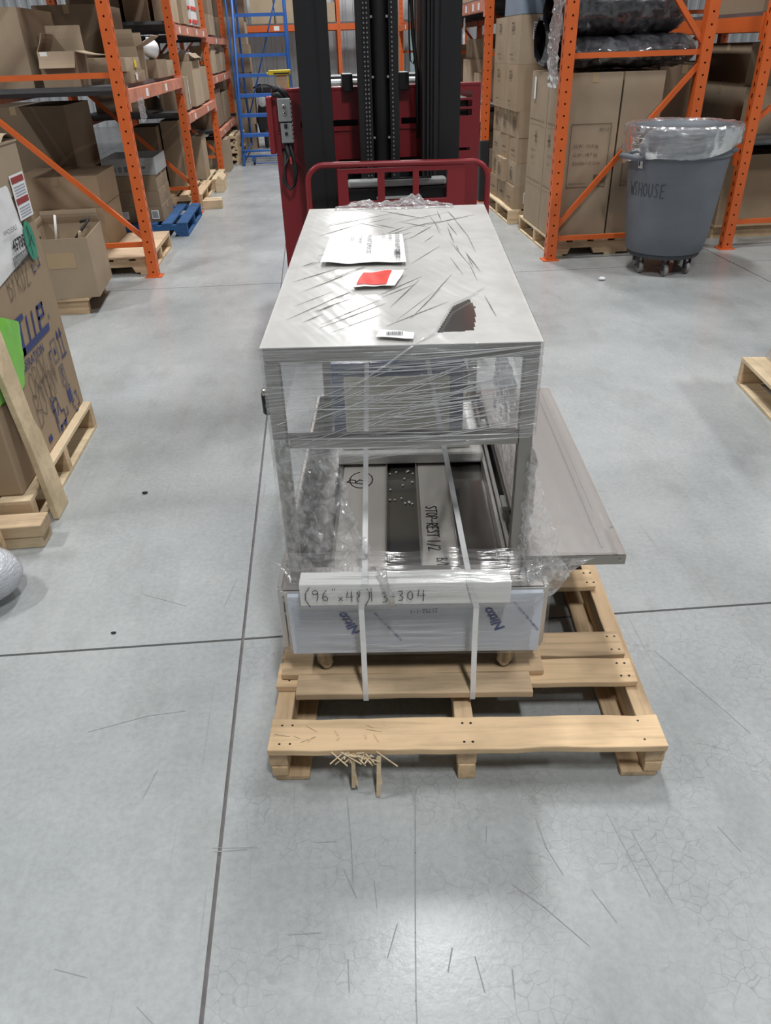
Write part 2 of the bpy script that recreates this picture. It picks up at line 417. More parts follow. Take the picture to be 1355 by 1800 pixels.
ST = {  # pen strokes in a 1 x 1.5 cell
 '(': [[(.6, 1.6), (.3, 1.1), (.25, .5), (.55, -.2)]], ')': [[(.3, 1.6), (.6, 1.1), (.6, .5), (.25, -.2)]],
 '9': [[(.8, 1.2), (.5, 1.45), (.2, 1.2), (.3, .85), (.6, .85), (.8, 1.2), (.75, .5), (.6, 0)]],
 '6': [[(.7, 1.45), (.35, 1.0), (.2, .5), (.35, .08), (.65, .1), (.78, .42), (.55, .72), (.25, .5)]],
 '"': [[(.3, 1.6), (.28, 1.35)], [(.6, 1.6), (.58, 1.35)]], 'x': [[(.2, .8), (.75, .2)], [(.75, .8), (.2, .2)]],
 '4': [[(.3, 1.4), (.2, .6), (.85, .65)], [(.75, 1.4), (.7, 0)]], '8': [[(.7, 1.2), (.5, 1.45), (.28, 1.2), (.7, .5), (.65, .1), (.35, .05), (.25, .4), (.7, 1.2)]],
 '1': [[(.45, 1.5), (.45, 0)]], '-': [[(.2, .7), (.8, .72)]], '3': [[(.2, 1.35), (.6, 1.4), (.7, 1.1), (.4, .8), (.75, .5), (.6, .08), (.2, .05)]],
 '0': [[(.5, 1.4), (.22, 1.1), (.2, .4), (.5, .05), (.8, .4), (.78, 1.1), (.5, 1.4)]], '2': [[(.2, 1.2), (.45, 1.45), (.75, 1.2), (.2, .05), (.85, .08)]],
 '7': [[(.2, 1.4), (.8, 1.4), (.4, 0)]], '5': [[(.75, 1.4), (.3, 1.4), (.25, .85), (.6, .9), (.75, .5), (.55, .05), (.2, .1)]],
 'S': [[(.75, 1.3), (.45, 1.45), (.25, 1.15), (.7, .5), (.55, .08), (.2, .15)]], 'T': [[(.1, 1.4), (.9, 1.42)], [(.5, 1.4), (.45, 0)]],
 'O': [[(.5, 1.4), (.2, 1.0), (.25, .3), (.55, .05), (.82, .5), (.75, 1.2), (.5, 1.4)]], 'P': [[(.25, 0), (.3, 1.4), (.75, 1.25), (.7, .8), (.3, .7)]],
 'R': [[(.25, 0), (.3, 1.4), (.75, 1.25), (.65, .8), (.3, .7), (.8, 0)]], 'E': [[(.8, 1.4), (.25, 1.4), (.22, 0), (.8, .03)], [(.23, .72), (.65, .74)]],
 'H': [[(.2, 1.4), (.2, 0)], [(.8, 1.4), (.8, 0)], [(.2, .7), (.8, .72)]], 'U': [[(.2, 1.4), (.2, .4), (.45, .02), (.75, .3), (.8, 1.4)]],
 'W': [[(.05, 1.4), (.25, 0), (.5, .9), (.72, 0), (.95, 1.4)]], '/': [[(.75, 1.5), (.2, -.1)]], 'N': [[(.2, 0), (.2, 1.4), (.8, 0), (.8, 1.4)]],
 'B': [[(.25, 0), (.28, 1.4), (.7, 1.25), (.65, .85), (.3, .75), (.8, .55), (.7, .08), (.25, 0)]], 'D': [[(.25, 0), (.28, 1.4), (.7, 1.2), (.8, .6), (.6, .1), (.25, 0)]],
 'A': [[(.1, 0), (.5, 1.45), (.85, 0)], [(.25, .5), (.75, .5)]], 'M': [[(.1, 0), (.2, 1.4), (.5, .6), (.8, 1.4), (.9, 0)]], 'Y': [[(.1, 1.4), (.45, .75), (.8, 1.4)], [(.45, .75), (.3, 0)]], 'V': [[(.1, 1.4), (.45, 0), (.85, 1.4)]], ' ': []}
def ribbon(mb, pts, w, fr):
    """flat pen line through 2-D points; fr maps (a, b) to xyz"""
    for (a, b_), (c, d) in zip(pts, pts[1:]):
        L = math.hypot(c - a, d - b_) or 1e-6; nx, ny = -(d - b_) / L * w / 2, (c - a) / L * w / 2
        ex, ey = (c - a) / L * w * .3, (d - b_) / L * w * .3
        q = [(a - ex + nx, b_ - ey + ny), (a - ex - nx, b_ - ey - ny), (c + ex - nx, d + ey - ny), (c + ex + nx, d + ey + ny)]
        mb.add([fr(*p) for p in q], [(0, 1, 2, 3)])
def hand(s, size, org, xd, yd, m, parent, width=.0022, name='handwriting', off=.0008, adv=.95):
    xd = Vector(xd).normalized(); yd = Vector(yd).normalized(); zd = xd.cross(yd); org = Vector(org) + zd * off
    mb = MB(); k = size / 1.5; cx = 0
    for ch in s:
        for st in ST[ch]:
            pts = [((cx + p + random.uniform(-.03, .03)) * k, (q + random.uniform(-.03, .03)) * k) for p, q in st]
            ribbon(mb, pts, width, lambda a, b_: org + xd * a + yd * b_)
        cx += adv if ch != ' ' else .5
    return mb.build(name, m, parent)
def decal(pts, m, parent, name, off=.0006):
    """thin flat piece (label, sticker) with a little thickness"""
    P = [Vector(p) for p in pts]; n = (P[1] - P[0]).cross(P[-1] - P[0]).normalized(); k = len(P)
    mb = MB(); mb.add([p + n * off for p in P] + [p for p in P], [tuple(range(k))] + [(i, k + i, k + (i + 1) % k, (i + 1) % k) for i in range(k)])
    return mb.build(name, m, parent)
# ------------------------------------------------------------------ the building
fl = MB().box(-12, 13, -9, 23, -.3, -.006).build('floor', 'joint_fill'); tag(fl, kind='structure')
XS = [-12, -7.36, -3.84, -.32, 3.2, 6.72, 13]; YS = [-9, -2.3, 1.69, 5.70, 9.70, 13.7, 17.7, 23]
GAP = .0045
for i in range(len(XS) - 1):
    for j in range(len(YS) - 1):
        x0, x1 = XS[i] + GAP, XS[i + 1] - GAP
        f = lambda x, y: y - .019 * x
        mb = MB(); vs = [(x, f(x, y) + s_, z) for z in (-.02, 0) for x, y, s_ in ((x0, YS[j], GAP), (x1, YS[j], GAP), (x1, YS[j + 1], -GAP), (x0, YS[j + 1], -GAP))]
        mb.add(vs, [(0, 3, 2, 1), (4, 5, 6, 7), (0, 1, 5, 4), (1, 2, 6, 5), (2, 3, 7, 6), (3, 0, 4, 7)])
        mb.build('slab', 'concrete', fl)
# scuffs and scratches worn into the slab near the camera (floor coordinates in metres)
def scratch(pts, w, m='scuff', z=.0007):
    mb = MB(); ribbon(mb, pts, w, lambda a, b_: (a, b_, z)); return mb.build('scratch', m, fl)
SCR = [([(.073, .60), (.075, .66), (.09, .78), (.115, .95), (.135, 1.11)], .0035),
       ([(.31, .86), (.36, .80), (.43, .72)], .003), ([(.395, 1.0), (.40, .93), (.415, .87)], .003), ([(-.05, .93), (-.02, .865)], .0035),
       ([(-.03, 1.10), (-.025, .98), (-.03, .9)], .003), ([(.28, 1.0), (.275, .96)], .003), ([(.56, 1.0), (.585, .80)], .002), ([(.60, .95), (.62, .78)], .002),
       ([(-.33, 1.0), (-.26, .995)], .0035), ([(-.34, 1.012), (-.24, 1.003)], .002), ([(-.70, 1.38), (-.55, 1.42), (-.45, 1.425)], .0025), ([(-.52, 1.16), (-.50, 1.24)], .003),
       ([(-.93, 1.02), (-.90, .97)], .006), ([(-.62, .78), (-.55, .76)], .0025), ([(-.16, .80), (-.10, .795)], .003), ([(-.11, 1.0), (-.06, .995)], .003),
       ([(.80, .94), (.82, .88)], .004), ([(.95, .90), (1.0, .84)], .003), ([(.88, 1.50), (.98, 1.25), (1.0, 1.18)], .0025), ([(.80, 2.42), (.86, 2.25)], .003),
       ([(-.66, 1.95), (-.52, 1.88)], .002), ([(-.36, 2.0), (-.39, 1.85)], .002), ([(.03, .74), (.06, .80)], .003), ([(.145, .70), (.155, .74)], .004), ([(.20, .72), (.205, .66)], .003),
       ([(-.05, .74), (-.05, .68)], .003), ([(.26, .64), (.27, .69)], .003), ([(.02, .9), (.02, .84)], .002), ([(.47, .83), (.50, .76)], .003), ([(-.44, .70), (-.40, .66)], .002)]
for p, w in SCR: scratch([(a + random.uniform(-.004, .004), b_ + random.uniform(-.004, .004)) for a, b_ in p], w * .7)
def plain_wall(name, x0, x1, y0, y1, m='wall_steel'):
    return tag(MB().box(x0, x1, y0, y1, 0, 8).build(name, m), kind='structure')
plain_wall('wall_left', -12, -11.9, -9, 23); plain_wall('wall_right', 13, 13.1, -9, 23); plain_wall('wall_front', -12, 13, -9.1, -9)
wb = plain_wall('wall_back', -12, 13, 21.2, 21.3)
for k in range(25):                      # ribbed steel sheets
    x = -12 + k; prof = []
    for q in range(4):
        a = x + q * .25; prof += [(a, 0), (a + .15, 0), (a + .17, -.035), (a + .23, -.035)]
    prof += [(x + 1, 0)]
    mb = MB(); vs = []; fs = []
    for p, d in prof: vs += [(p, 21.19 + d, 0), (p, 21.19 + d, 8)]
    for i in range(len(prof) - 1): fs.append((2 * i, 2 * i + 2, 2 * i + 3, 2 * i + 1))
    mb.add(vs, fs).build('wall_sheet', 'wall_steel', wb)
tag(MB().box(-12, 13, -9, 23, 8, 8.1).build('ceiling', 'ceiling_white'), kind='structure')
cl = MB().box(2.28, 2.5, 18.9, 19.12, 0, 8).box(2.2, 2.58, 18.82, 19.2, 0, .03).build('trim_1', 'pillar_blue'); tag(cl, kind='structure')

# high-bay lamps hanging under the ceiling, above the aisle and out to both sides
def high_bay(x, y, label):
    t = thing('high_bay_lamp', label, 'lamp', (x, y, 6.6), 0, 'high bay lamps under the ceiling')
    MB().box(-.2, .2, -.62, .62, .02, .10).box(-.01, .01, -.4, -.38, .10, 1.4).box(-.01, .01, .38, .4, .10, 1.4).build('housing', 'grey_light', t, bevel=.01)
    MB().box(-.18, .18, -.6, .6, .005, .02).build('diffuser', 'lamp_glow', t)
    ld = bpy.data.lights.new('lamp_light', 'AREA'); ld.shape = 'RECTANGLE'; ld.size = .36; ld.size_y = 1.2
    ld.energy = LAMP_POWER; ld.color = LAMP_COLOR
    lo = bpy.data.objects.new('lamp_light', ld); COL.objects.link(lo); lo.parent = t; lo.location = (0, 0, 0)
for x, y in ((.75, -1.4), (.75, 4.9), (.75, 9.2), (.75, 13.5), (.75, 17.8), (-4.8, 2.4), (6.3, 2.4)):  # last two: side lamps added to send light into the table
    high_bay(x, y, 'unseen long white lamp hanging from the warehouse ceiling out of frame')

# ------------------------------------------------------------------ pallet racks
UP_W = .078; PITCH = .0765
def upright_mesh(h, aisle):
    """hollow post, holes down its near face and slots down its aisle face; origin at the foot centre"""
    mb = MB(); w = UP_W / 2; n = int(h / PITCH)
    def face(fn, hw, hh):
        for k in range(n):
            z0, z1 = k * PITCH, (k + 1) * PITCH; zc = (z0 + z1) / 2
            o_ = [(-w, z0), (0, z0), (w, z0), (w, zc), (w, z1), (0, z1), (-w, z1), (-w, zc)]
            i_ = [(hw * math.cos(a), zc + hh * math.sin(a)) for a in [R(225 + 45 * q) for q in range(8)]]
            mb.add([fn(*p) for p in o_] + [fn(*p) for p in i_], [(q, (q + 1) % 8, 8 + (q + 1) % 8, 8 + q) for q in range(8)])
    face(lambda a, z: (a, -w, z), .0075, .0075)
    face(lambda a, z: (aisle * w, a * aisle, z), .008, .02)
    mb.box(-w, w, w - .003, w, 0, n * PITCH)
    mb.add([(-aisle * w, -w, 0), (-aisle * w, w, 0), (-aisle * w, w, n * PITCH), (-aisle * w, -w, n * PITCH)], [(0, 1, 2, 3)])
    return mb.mesh('upright')
UM = {1: upright_mesh(4.3, 1), -1: upright_mesh(4.3, -1)}
for me in UM.values(): me.materials.append(MATS['orange'])
FM = MB().box(-.065, .065, -.055, .055, 0, .008).mesh('foot_plate'); FM.materials.append(MATS['orange'])
def rack(name, label, xf, xr, ys, levels, zigzag, guards=()):
    aisle = 1 if xf > xr else -1
    t = thing(name, label, 'rack', (xf, ys[0], 0))
    for iy, y in enumerate(ys):
        fr = bpy.data.objects.new('upright_frame', None); COL.objects.link(fr); fr.parent = t; fr.location = (0, y - ys[0], 0)
        for x, s_ in ((0, aisle), (xr - xf, -aisle)):
            link('upright', UM[s_], 'orange', fr, (x, 0, .004)); link('foot_plate', FM, 'orange', fr, (x, 0, 0))
        d = xr - xf; e = .03 * (1 if d > 0 else -1)
        for a, b_ in zigzag:
            MB().bar((e, 0, a), (d - e, 0, b_), .03, .035).build('brace', 'orange', fr)
        if iy in guards:
            MB().box(-.05, .05, -.05, .05, .006, .62).build('post_guard', 'guard_black', fr, bevel=.01)
    for i in range(len(ys) - 1):
        for z, hh, m, nlab in levels[i]:
            y0, y1 = ys[i] - ys[0] + .04, ys[i + 1] - ys[0] - .04
            bm = MB()
            xo = aisle * .012
            bm.box(min(-.03, .03) + xo, .03 + xo, y0, y1, z - hh, z).box(-.04 + xo, .04 + xo, y0 - .004, y0 + .02, z - hh - .05, z + .02).box(-.04 + xo, .04 + xo, y1 - .02, y1 + .004, z - hh - .05, z + .02)
            bo = bm.build('beam', m, t)
            MB().box(xr - xf - .03, xr - xf + .03, y0, y1, z - hh, z).build('beam', m, t)
            for k in range(nlab):
                yy = y0 + (y1 - y0) * (k + .6 + random.uniform(-.2, .2)) / (nlab + .3)
                xx = (.043) * aisle
                MB().box(min(xx, xx + .001 * aisle), max(xx, xx + .001 * aisle), yy - .05, yy + .05, z - hh * .85, z - hh * .2).build('shelf_label', 'label_white', bo)
            a, b_ = sorted((.035 * -aisle, xr - xf + .035 * aisle))
            dk = MB().box(a, b_, y0 - .02, y1 + .02, z + .001, z + .028)
            for q in range(6):
                yy = y0 + (y1 - y0) * (q + .5) / 6
                dk.box(a + .05, b_ - .05, yy - .02, yy + .02, z - .035, z + .001)
            dk.build('shelf_deck', 'rack_grey', t)
    return t
ZZ = [(.25, .25), (.30, 1.30), (1.385, 1.385), (2.5, 1.5), (2.55, 2.55), (2.6, 3.6)]
rack('pallet_rack', 'orange pallet rack of cartons left of the aisle, behind the open carton', -1.34, -2.42, [6.10, 8.85, 11.65, 14.4, 17.2],
     [[(1.29, .085, 'orange_worn', 2), (2.45, .1, 'orange_worn', 0)], [(.95, .085, 'orange_worn', 2), (1.75, .085, 'orange_worn', 4), (2.75, .1, 'orange_worn', 0)],
      [(.55, .08, 'orange_worn', 2), (1.22, .085, 'orange_worn', 2), (1.68, .08, 'orange_worn', 1), (2.75, .1, 'orange_worn', 0)], [(2.9, .1, 'orange', 0)]], ZZ, (3,))
ZR = [(.165, .165), (.25, 1.33), (1.41, 1.41), (1.72 + .8, 1.47), (2.6, 2.6), (2.65, 3.6)]
rack('pallet_rack', 'orange pallet rack with tall cartons and black bagged rolls, behind the grey bin', 1.845, 2.85, [5.99, 8.72, 11.45, 14.2, 16.9],
     [[(2.35, .11, 'orange', 0)], [(.93, .09, 'orange_worn', 1), (1.88, .10, 'orange_worn', 6), (2.9, .1, 'orange', 0)], [(.9, .1, 'orange_worn', 1), (1.85, .1, 'orange', 2), (2.9, .1, 'orange', 0)], [(.9, .1, 'orange', 1), (1.85, .1, 'orange', 1), (2.9, .1, 'orange', 0)]], ZR, (1,))
rack('pallet_rack', 'orange pallet rack at the right edge, holding a large brown carton above the floor', 3.36, 4.36, [6.07, 8.8, 11.5],
     [[(.78, .1, 'orange', 0), (1.62, .1, 'orange', 0), (2.6, .1, 'orange', 0)], [(.78, .1, 'orange', 0), (1.62, .1, 'orange', 0), (2.6, .1, 'orange', 0)]], [(.21, .21), (.95, .30 + 1.4), (1.72, 1.72), (2.6, 2.6)])
# rack across the far end
t = thing('pallet_rack', 'far orange rack standing across the end of the aisle', 'rack', (0, 20.2, 0))
for x in (-2.3, .74, 3.6):
    fr = bpy.data.objects.new('upright_frame', None); COL.objects.link(fr); fr.parent = t; fr.location = (x, -.7, 0)
    for y in (0, .9):
        link('upright', UM[1], 'orange', fr, (0, y, .004)); link('foot_plate', FM, 'orange', fr, (0, y, 0))
    for a, b_ in ((.2, .2), (.3, 1.2), (1.4, 1.4), (1.5, 2.4)): MB().bar((0, .03, a), (0, .87, b_), .03, .03, (1, 0, 0)).build('brace', 'orange', fr)
for x0, x1 in ((-2.26, .70), (.78, 3.56)):
    for z in (1.97, 3.2):
        for y in (-.7, .2):
            b0 = MB().box(x0, x1, y - .03, y + .03, z - .12, z).build('beam', 'orange', t)
            if y < 0 and z < 3:
                for q in (.15, .55, .85): MB().box(x0 + (x1 - x0) * q - .06, x0 + (x1 - x0) * q + .06, y - .032, y - .03, z - .1, z - .02).build('shelf_label', 'label_white', b0)
        MB().box(x0, x1, -.72, .22, z + .001, z + .03).build('shelf_deck', 'rack_grey', t)
# ------------------------------------------------------------------ red pallet stacker behind the table
tk = thing('pallet_stacker', 'dark red walk-behind stacker truck with black mast, behind the wrapped table', 'forklift', (.35, 4.4, 0))
X = lambda x: x - .35
Yk = lambda y: y - 4.4
slots = [(.10, .245, 1.15, 1.18), (.475, .60, 1.15, 1.18), (-.06, .0, 1.15, 1.18)] + [(.765, .855, z, z + .032) for z in (1.262, 1.220, 1.178)] + [(.79, .85, 1.01, 1.025)]
slots += [(.13, .70, .50, .99)]
xs = sorted(set([-.20, .90] + [v for s in slots for v in s[:2]])); zs = sorted(set([.06, 1.315] + [v for s in slots for v in s[2:]]))
mb = MB().holes([X(v) for v in xs], zs, lambda x, z: any(s[0] < x + .35 < s[1] and s[2] < z < s[3] for s in slots), Yk(4.39), Yk(4.40))
bp = mb.build('front_panel', 'truck_red', tk)
MB().box(X(-.20), X(.90), Yk(4.392), Yk(4.43), 1.315, 1.333).build('panel_edge', 'truck_red', tk, bevel=.004)
for a in (-.20, .89): MB().box(X(a), X(a + .01), Yk(4.40), Yk(5.2), .06, 1.31).build('side_panel', 'truck_red', tk)
for z0, z1 in ((1.128, 1.134),): MB().box(X(-.19), X(.62), Yk(4.383), Yk(4.39), z0, z1).build('panel_ridge', 'truck_red', tk)
MB().box(X(-.232), X(-.20), Yk(4.36), Yk(4.45), 1.03, 1.30).build('side_flange', 'truck_red', tk, bevel=.006)
MB().box(X(-.15), X(.85), Yk(4.47), Yk(5.15), .12, 1.26).build('battery', 'truck_black2', tk, bevel=.01)
MB().box(X(.05), X(.72), Yk(4.50), Yk(5.05), 1.262, 1.36).build('hood', 'grey_light', tk, bevel=.015)
MB().box(X(.10), X(.66), Yk(4.62), Yk(5.0), 1.361, 1.372).build('hood_lid', 'truck_black2', tk)
for x in (.195, .485): MB().box(X(x - .027), X(x + .027), Yk(4.33), Yk(4.50), 1.31, 1.39).build('mast_bracket', 'truck_black2', tk, bevel=.004)
# outrigger legs with load wheels
for s in (-.17, .80):
    leg = MB().box(X(s), X(s + .09), Yk(3.95), Yk(4.39), .05, .15).build('outrigger', 'truck_red', tk, bevel=.006)
    MB().lathe([(.045, -.03), (.05, -.025), (.05, .025), (.045, .03)], 16, (X(s + .045), Yk(4.02), .05), 'x').build('load_wheel', 'rubber', leg)
for s in (-.05, .75): MB().lathe([(.09, -.035), (.10, -.03), (.10, .03), (.09, .035)], 20, (X(s), Yk(4.95), .10), 'x').build('drive_wheel', 'rubber', tk)
# mast
def channel(x0, x1, inner):
    mb = MB().box(X(x0), X(x1), Yk(4.08), Yk(4.10), .08, 3.2)
    mb.box(X(x0), X(x0) + .02, Yk(4.10), Yk(4.30), .08, 3.2).box(X(x1) - .02, X(x1), Yk(4.10), Yk(4.30), .08, 3.2)
    o = mb.build('mast_channel', 'truck_black', tk, bevel=.003)
    for a, w, d in inner: MB().box(X(a), X(a + w), Yk(4.08 - d), Yk(4.08), .10, 3.2).build('mast_rail', 'truck_black2', o, bevel=.003)
channel(-.05, .105, [(.045, .004, .004)])
channel(.545, .735, [(.545, .012, .02), (.565, .010, .03), (.583, .008, .015), (.6, .022, .012), (.63, .004, .006)])
MB().lathe([(.05, .1), (.05, 3.2)], 20, (X(.345), Yk(4.12), 0)).build('lift_cylinder', 'truck_black', tk, smooth=True)
MB().box(X(.232), X(.30), Yk(4.06), Yk(4.11), .1, 3.2).box(X(.385), X(.43), Yk(4.06), Yk(4.11), .1, 3.2).build('chain_guide', 'truck_black', tk, bevel=.003)
MB().box(X(-.05), X(.735), Yk(4.26), Yk(4.31), .35, .45).box(X(-.05), X(.735), Yk(4.26), Yk(4.31), 2.6, 2.72).build('mast_crossbar', 'truck_black', tk)
for cx_, st in ((.268, .019), (.283, .019), (.398, .019)):
    ch = MB(); pins = MB(); z = .95
    ch.box(X(cx_ - .005), X(cx_ + .005), Yk(4.050), Yk(4.056), .9, 3.2)
    co = ch.build('lift_chain', 'truck_black2', tk)
    while z < 1.9:
        pins.lathe([(.0035, -.006), (.0042, .0), (.0035, .004)], 6, (X(cx_), Yk(4.048), z), 'y'); z += st
    tag(pins.build('chain_pins', 'steel_pin', co), kind='stuff')
for x, z in ((.305, 1.62), (.378, 1.62), (.305, 1.38), (.378, 1.38), (.305, 1.12), (.378, 1.12)):
    MB().lathe([(.006, -.008), (.006, .004)], 8, (X(x), Yk(4.07), z), 'y').build('bolt', 'steel_pin', tk)
# hanging hoses beside the right channel
MB().tube([(X(.505), Yk(4.2), 3.0), (X(.508), Yk(4.2), 1.75), (X(.515), Yk(4.2), 1.55), (X(.535), Yk(4.2), 1.40), (X(.54), Yk(4.2), 1.1)], .009).build('hydraulic_hose', 'rubber', tk, smooth=True)
MB().tube([(X(.50), Yk(4.22), 3.0), (X(.50), Yk(4.22), 1.55), (X(.505), Yk(4.22), 1.44), (X(.52), Yk(4.22), 1.425), (X(.53), Yk(4.22), 1.46), (X(.53), Yk(4.22), 2.2)], .004).build('hydraulic_hose', 'rubber', tk, smooth=True)
# load backrest: bent tube and plate with three windows
pts = [(-.04, .12), (-.04, .95)] + [(.04 - .08 * math.cos(R(a)), .95 + .075 * math.sin(R(a))) for a in range(15, 91, 15)]
pts += [(.77, 1.015)] + [(.77 + .08 * math.sin(R(a)), .935 + .08 * math.cos(R(a))) for a in range(15, 91, 15)] + [(.85, .93), (.85, .12)]
br = MB().tube([(X(x), Yk(3.9), z) for x, z in pts], .014, 10).build('load_backrest', 'truck_red', tk, smooth=True)
wins = [(.155, .30, .855, .982), (.335, .475, .858, .982), (.505, .645, .86, .982)]
xs = sorted([.105, .735] + [v for w in wins for v in w[:2]]); zs = sorted(set([.60, 1.005, .855, .982]))
wz = [(a, b_, .855, .982) for a, b_, _, _ in wins]
MB().holes([X(v) for v in xs], zs, lambda x, z: any(w[0] < x + .35 < w[1] and w[2] < z < w[3] for w in wz), Yk(3.895), Yk(3.91)).build('backrest_plate', 'truck_red', br, bevel=.002)
MB().bar((X(.85), Yk(3.9), .645), (X(.73), Yk(3.9), .645), .02, .02).build('backrest_stay', 'truck_red', br)
MB().box(X(.822), X(.842), Yk(3.89), Yk(3.93), .68, .76).build('latch', 'truck_black2', br, bevel=.004)
MB().box(X(.10), X(.74), Yk(3.925), Yk(4.04), .45, .60).box(X(.12), X(.20), Yk(3.92), Yk(4.05), .2, .6).box(X(.62), X(.70), Yk(3.92), Yk(4.05), .2, .6).build('fork_carriage', 'truck_black', tk)
for x in (.14, .60): MB().box(X(x), X(x + .11), Yk(2.95), Yk(3.92), .045, .085).box(X(x), X(x + .11), Yk(3.88), Yk(3.925), .045, .6).build('fork', 'truck_black', tk, bevel=.004)
MB().box(X(.16), X(.66), Yk(4.0), Yk(4.07), .90, .935).build('carriage_bar', 'grey_light', tk, bevel=.01)
MB().box(X(.15), X(.67), Yk(4.0), Yk(4.07), .78, .898).build('carriage_block', 'truck_black2', tk, bevel=.01)
MB().box(X(.30), X(.48), Yk(3.985), Yk(3.998), .845, .856).build('carriage_strip', 'grey_light', tk)
MB().box(X(.31), X(.58), Yk(3.98), Yk(3.999), .936, .944).build('carriage_rod', 'truck_black', tk)
# charging plug, cables and the yellow emergency handle at the left corner
pl = MB().box(X(-.172), X(-.105), Yk(4.33), Yk(4.385), 1.185, 1.292).build('charging_plug', 'grey_plastic', tk, bevel=.004)
p2 = MB().box(X(-.165), X(-.105), Yk(4.335), Yk(4.38), 1.085, 1.18).build('charging_socket', 'grey_plastic', tk, bevel=.004)
rb = MB()
for k in range(10): rb.box(X(-.106), X(-.102), Yk(4.332), Yk(4.384), 1.09 + k * .02, 1.10 + k * .02)
rb.build('plug_ribs', 'grey_plastic', pl)
MB().lathe([(.008, 0), (.011, .003), (.006, .006)], 10, (X(-.14), Yk(4.324), 1.255), 'y').lathe([(.007, 0), (.01, .003), (.006, .006)], 10, (X(-.138), Yk(4.324), 1.222), 'y').bar((X(-.14), Yk(4.326), 1.255), (X(-.138), Yk(4.326), 1.222), .007, .004).build('plug_screws', 'steel_pin', pl)
MB().box(X(-.146), X(-.130), Yk(4.331), Yk(4.336), 1.155, 1.175).box(X(-.145), X(-.131), Yk(4.331), Yk(4.336), 1.122, 1.137).build('socket_pins', 'truck_black2', p2)
for k, (dx, col) in enumerate(((0, 'rubber'), (.018, 'rubber'), (-.004, 'rubber'))):
    MB().tube([(X(-.145 + dx), Yk(4.355), 1.09), (X(-.13 + dx), Yk(4.34), 1.02), (X(-.11 + dx * .5), Yk(4.335), .95), (X(-.12), Yk(4.33), .88), (X(-.145), Yk(4.33), .86), (X(-.168 - dx * .5), Yk(4.335), .90), (X(-.165), Yk(4.34), .97), (X(-.15 + dx), Yk(4.36), 1.02), (X(-.17), Yk(4.41), 1.06)], .0085, 8).build('battery_cable', col, tk, smooth=True)
MB().box(X(-.131), X(-.122), Yk(4.328), Yk(4.334), .985, 1.02).build('cable_tag', 'red_print', tk)
MB().tube([(X(-.19), Yk(4.37), 1.33), (X(-.16), Yk(4.36), 1.335), (X(-.13), Yk(4.36), 1.315), (X(-.115), Yk(4.37), 1.285)], .014, 8).tube([(X(-.195), Yk(4.35), 1.305), (X(-.165), Yk(4.35), 1.312), (X(-.14), Yk(4.35), 1.285)], .012, 8).build('cable_boot', 'rubber', tk, smooth=True)
yh = MB().box(X(-.205), X(-.092), Yk(4.42), Yk(4.47), 1.392, 1.415).prism([(-.205, 1.392), (-.205, 1.41), (-.218, 1.402)], 4.42, 4.47, lambda p, q, t: (X(p), Yk(t), q)).build('emergency_handle', 'yellow', tk, bevel=.003)
MB().box(X(-.17), X(-.115), Yk(4.43), Yk(4.46), 1.30, 1.392).build('handle_post', 'plywood', yh)
MB().box(X(-.113), X(-.104), Yk(4.425), Yk(4.435), 1.30, 1.392).build('handle_rod', 'yellow', yh)
MB().box(X(-.18), X(-.10), Yk(4.4185), Yk(4.42), 1.397, 1.403).build('handle_mark', 'print_black', yh)

# ------------------------------------------------------------------ blue rolling ladder
ld = thing('rolling_ladder', 'blue steel rolling ladder parked on the left in the far aisle', 'ladder', (-.70, 12.6, 0))
sl = .55; hw = .395
for s in (-1, 1):
    MB().tube([(s * hw, 0, .0), (s * hw, sl * 3.4, 3.4)], .022, 8).build('side_rail', 'ladder_blue', ld, smooth=True)
    MB().tube([(s * hw, sl * 3.3, 3.3), (s * hw, sl * 3.3 + .25, .09)], .018, 8).build('rear_leg', 'ladder_blue', ld, smooth=True)
    MB().tube([(s * hw, .05, .12), (s * hw, sl * 3.3 + .24, .12)], .015, 8).build('base_rail', 'ladder_blue', ld, smooth=True)
    MB().tube([(s * hw, sl * 1.2, 1.2), (s * hw, sl * 3.3 + .18, .9)], .012, 8).build('side_brace', 'ladder_blue', ld, smooth=True)
    MB().tube([(s * hw, sl * .3 - .02, .38), (s * hw * 1.08, sl * 1.4 - .35, 2.3), (s * hw * 1.08, sl * 2.4 - .2, 3.6)], .015, 8).build('hand_rail', 'ladder_blue', ld, smooth=True)
    c_ = MB().lathe([(.035, -.018), (.05, -.015), (.05, .015), (.035, .018)], 14, (s * hw * .6, .12, .05), 'x').build('caster', 'rubber', ld)
    MB().box(s * hw * .6 - .03, s * hw * .6 + .03, .09, .15, .06, .12).build('caster_fork', 'ladder_blue', c_)
for k in range(12):
    z = .42 + k * .262
    MB().box(-hw, hw, sl * z - .01, sl * z + .16, z - .022, z).box(-hw, hw, sl * z - .012, sl * z - .004, z - .045, z).build('step', 'ladder_blue', ld)
MB().tube([(-hw, .05, .2), (hw, .05, .2)], .015, 8).tube([(-hw, .12, .12), (hw, .12, .12)], .015, 8).tube([(-hw * .7, .1, .07), (-hw * .5, .02, .03), (hw * .5, .02, .03), (hw * .7, .1, .07)], .008, 6).build('base_bar', 'ladder_blue', ld, smooth=True)
MB().tube([(-hw, sl * 3.3 + .2, .5), (hw, sl * 3.3 - .0, 2.6)], .012, 8).build('cross_brace', 'ladder_blue', ld, smooth=True)

